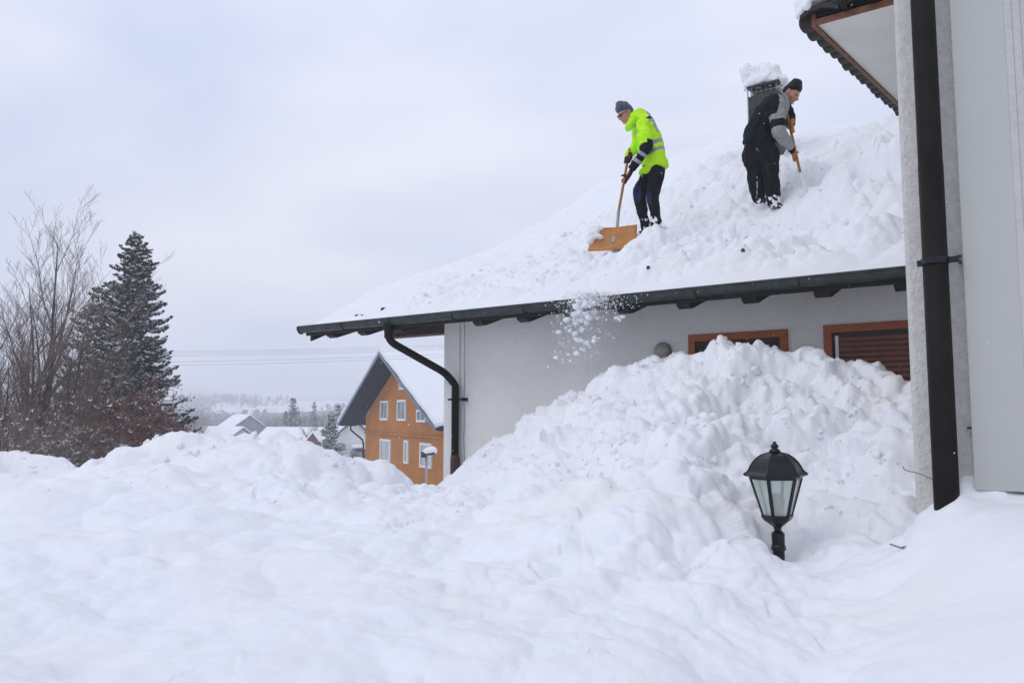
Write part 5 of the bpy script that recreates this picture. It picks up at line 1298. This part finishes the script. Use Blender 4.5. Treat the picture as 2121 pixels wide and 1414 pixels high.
gable_house('white_cottage', 732, 84, -5.2, math.radians(18), 4.4, 5, 2.7, 4.6, 'white', 'small white cottage with snowy roof seen under the orange house eave', over=.5, wins=((-1.6, -.7, 1.3, 2.2), (.3, 1.2, 1.3, 2.2)))
gable_house('flat_barn', 665, 128, -5.6, math.radians(70), 6, 10, 1.4, 3.2, 'brick', 'snow-roofed barn behind the small red-brown shed', over=.4)
# utility pole and small posts near the far-left houses
q = P(403, 902, 150)
up_ = thing('utility_pole', q, 'thin dark utility pole in the snowy valley right of the spruce', 'pole'); mb = MB(); mb.tube([q-ZV*1, P(403, 873, 150)], [.12, .09], 8); mb.build('pole', M['bark'], up_); mb = MB(); mb.box(P(403, 877, 150), Vector((.5, 0, 0)), Vector((0, .06, 0)), ZV*.06); mb.build('crossarm', M['bark'], up_)
# parked car under snow by the orange house
cb = P(746, 946, 84); cb.z = P(742, 949, 84).z
car = thing('parked_car', cb, 'parked grey car buried in snow beside the orange house corner', 'car')
X = Vector((1, .25, 0)).normalized(); Y_ = Vector((-X.y, X.x, 0)); Q = lambda u, v, z: cb+X*u+Y_*v+ZV*z
mb = MB(); mb.prism([Q(-1.0, -.8, .2), Q(1.0, -.8, .2), Q(1.02, -.8, .6), Q(.6, -.8, .72), Q(.35, -.75, 1.1), Q(-.6, -.75, 1.12), Q(-1.0, -.8, .7)], Y_*1.6); bd = mb.build('body', M['grey'], car, bevel=.06)
mb = MB(); mb.prism([Q(-.55, -.83, .74), Q(.5, -.83, .74), Q(.32, -.79, 1.05), Q(-.52, -.79, 1.05)], Y_*.03); mb.build('side_window', M['glass_dark'], car)
for u in (-.62, .62):
    mb = MB(); mb.tube([Q(u, -.86, .24), Q(u, -.68, .24)], .26, 14); wh = mb.build('wheel', M['boot'], car); mb = MB(); mb.tube([Q(u, -.875, .24), Q(u, -.86, .24)], .15, 12); mb.build('rim', M['steel'], wh)
soft('snow_cover', [[(Q(-.45, -.3, 1.25), (.5, .6, .28)), (Q(.2, -.1, 1.25), (.4, .7, .26))], [(Q(.85, -.2, .82), (.25, .6, .2)), (Q(.5, -.1, .85), (.3, .6, .22))]], .05, M['snow_far'], car)

# ------------------------------------------------------------------ far trees
spruce(687, 856, 78, 4.75, 1.35, 33, 'small fir thickly covered in snow beside the red-brown shed', nm='fir_tree', snow=1.0, dens=1.0, twigw=.10, power=.7, mt='needle2')
spruce(607, 823, 150, 8.5, 2.3, 34, 'tallest misty spruce in the valley above the snow heap', nm='spruce_tree', snow=.5, dens=.45, twigw=.3, power=.6, mt='needle2')
spruce(592, 853, 140, 6, 1.7, 35, 'short snowy conifer just left of the tallest misty spruce', nm='spruce_tree', snow=.9, dens=.45, twigw=.25, mt='needle2')
spruce(617, 862, 138, 5.2, 1.6, 36, 'short snowy conifer just right of the tallest misty spruce', nm='spruce_tree', snow=.9, dens=.45, twigw=.25, mt='needle2')
spruce(651, 832, 185, 9, 1.7, 37, 'slim grey conifer in the mist between the misty spruce and the fir', nm='spruce_tree', snow=.4, dens=.35, twigw=.3, mt='needle2')
spruce(701, 838, 120, 7, 1.9, 38, 'grey conifer beside the blue gable verge of the orange house', nm='spruce_tree', snow=.6, dens=.4, twigw=.25, mt='needle2')
for i, (x, y, d, lb_) in enumerate([(402, 836, 170, 'round misty bare tree just right of the tall dark spruce'), (418, 848, 165, 'lower misty bare tree left of the grey gabled house'), (575, 852, 175, 'misty bare tree right of the grey gabled house'), (632, 842, 170, 'misty bare tree right of the tallest misty spruce'),
        (643, 866, 125, 'bent snowy bare tree behind the red-brown shed'), (668, 846, 160, 'misty bare tree left of the snowy little fir'), (560, 862, 180, 'small misty bare tree behind the grey gabled house')]):
    tpz = P(x, y, d)
    bare(x, y, d, tpz.z-6.0 if i != 4 else tpz.z-3.6, 200+i, lb_, .6, 6, levels=3, thick=1.4, kids=6, upb=.25, snowf=.7)
# the far wood on the valley floor and slopes, one mass
rnd = random.Random(77); wd_ = MB()
def blob_tree(p, h, con):
    n = 10 if con else 14
    for i in range(n):
        f = (i+.5)/n
        if con: r = .05*h+.20*h*f; z = h*(1-f)
        else: r = .22*h; z = h*(.35+.6*rnd.random())
        for k in range(3):
            a = rnd.random()*6.28; c = p+Vector((math.cos(a)*r*.5, math.sin(a)*r*.5, z)); s_ = r*rnd.uniform(.35, .7)
            u = Vector((rnd.gauss(0, 1), rnd.gauss(0, 1), rnd.gauss(0, .6))).normalized()*s_; v = Vector((rnd.gauss(0, .5), rnd.gauss(0, .5), rnd.gauss(0, 1))).normalized()*s_*.7
            wd_.add([c-u, c+v, c+u*.8, c-v*.7], [(0, 1, 2, 3)])
for i in range(6000):
    x0 = rnd.uniform(360, 800) if rnd.random() < .75 else rnd.uniform(-900, 1400); d = rnd.uniform(230, 420) if i < 2500 else rnd.uniform(430, 900)
    q = P(x0, 860, d)
    dens_ = float(fbm2(np.array([q.x]), np.array([q.y]), 90, 3, 12)[0])
    if dens_ < (-.35 if d < 430 else -.05): continue
    blob_tree(Vector((q.x, q.y, ZT(q.x, q.y))), rnd.uniform(4.5, 8.5), rnd.random() < .6)
M['wood'] = mat('far_wood', (0.075, 0.08, 0.085), 0.9, col2=(0.26, 0.27, 0.3), vscale=.12)
tag(wd_.build('far_wood', M['wood']), 'distant grey wood fading into the snowy mist', 'forest', kind='stuff')

# ------------------------------------------------------------------ overhead wires
for i, (ya, yb) in enumerate([(729, 704), (733, 709), (751, 722), (759, 727), (738, 713)]):
    a, b = P(150, ya, 42), P(1200, yb-2, 42); pts = []
    for k in range(41):
        t = k/40; q = a.lerp(b, t); q.z -= .35*4*t*(1-t)*.5; pts.append(q)
    mb = MB(); mb.tube(pts, .0062, 5)
    lab = ['uppermost overhead wire crossing the sky behind the eave', 'second overhead wire from the top', 'second overhead wire from the bottom', 'lowest overhead wire crossing the sky', 'middle overhead wire of the five'][i]
    tag(mb.build('overhead_wire', M['wire'], None, origin=tuple(a)), lab, 'wire', 'overhead wires across the valley')

# ------------------------------------------------------------------ air
mb = MB(); mb.box(Vector((0, 1700, 7.9)), Vector((5600, 0, 0)), Vector((0, 2000, 0)), Vector((0, 0, 22.0)))
m = bpy.data.materials.new('haze'); m.use_nodes = True; n = m.node_tree.nodes
for q in list(n): n.remove(q)
o_ = n.new('ShaderNodeOutputMaterial'); pv = n.new('ShaderNodeVolumePrincipled'); pv.inputs['Density'].default_value = HAZE
pv.inputs['Color'].default_value = (0.95, 0.96, 1.0, 1); pv.inputs['Anisotropy'].default_value = 0.0
m.node_tree.links.new(pv.outputs[0], o_.inputs['Volume'])
hz_ = mb.build('haze', m); tag(hz_, kind='stuff')
hz_['label'] = 'pale winter haze filling the valley'; hz_['category'] = 'haze'
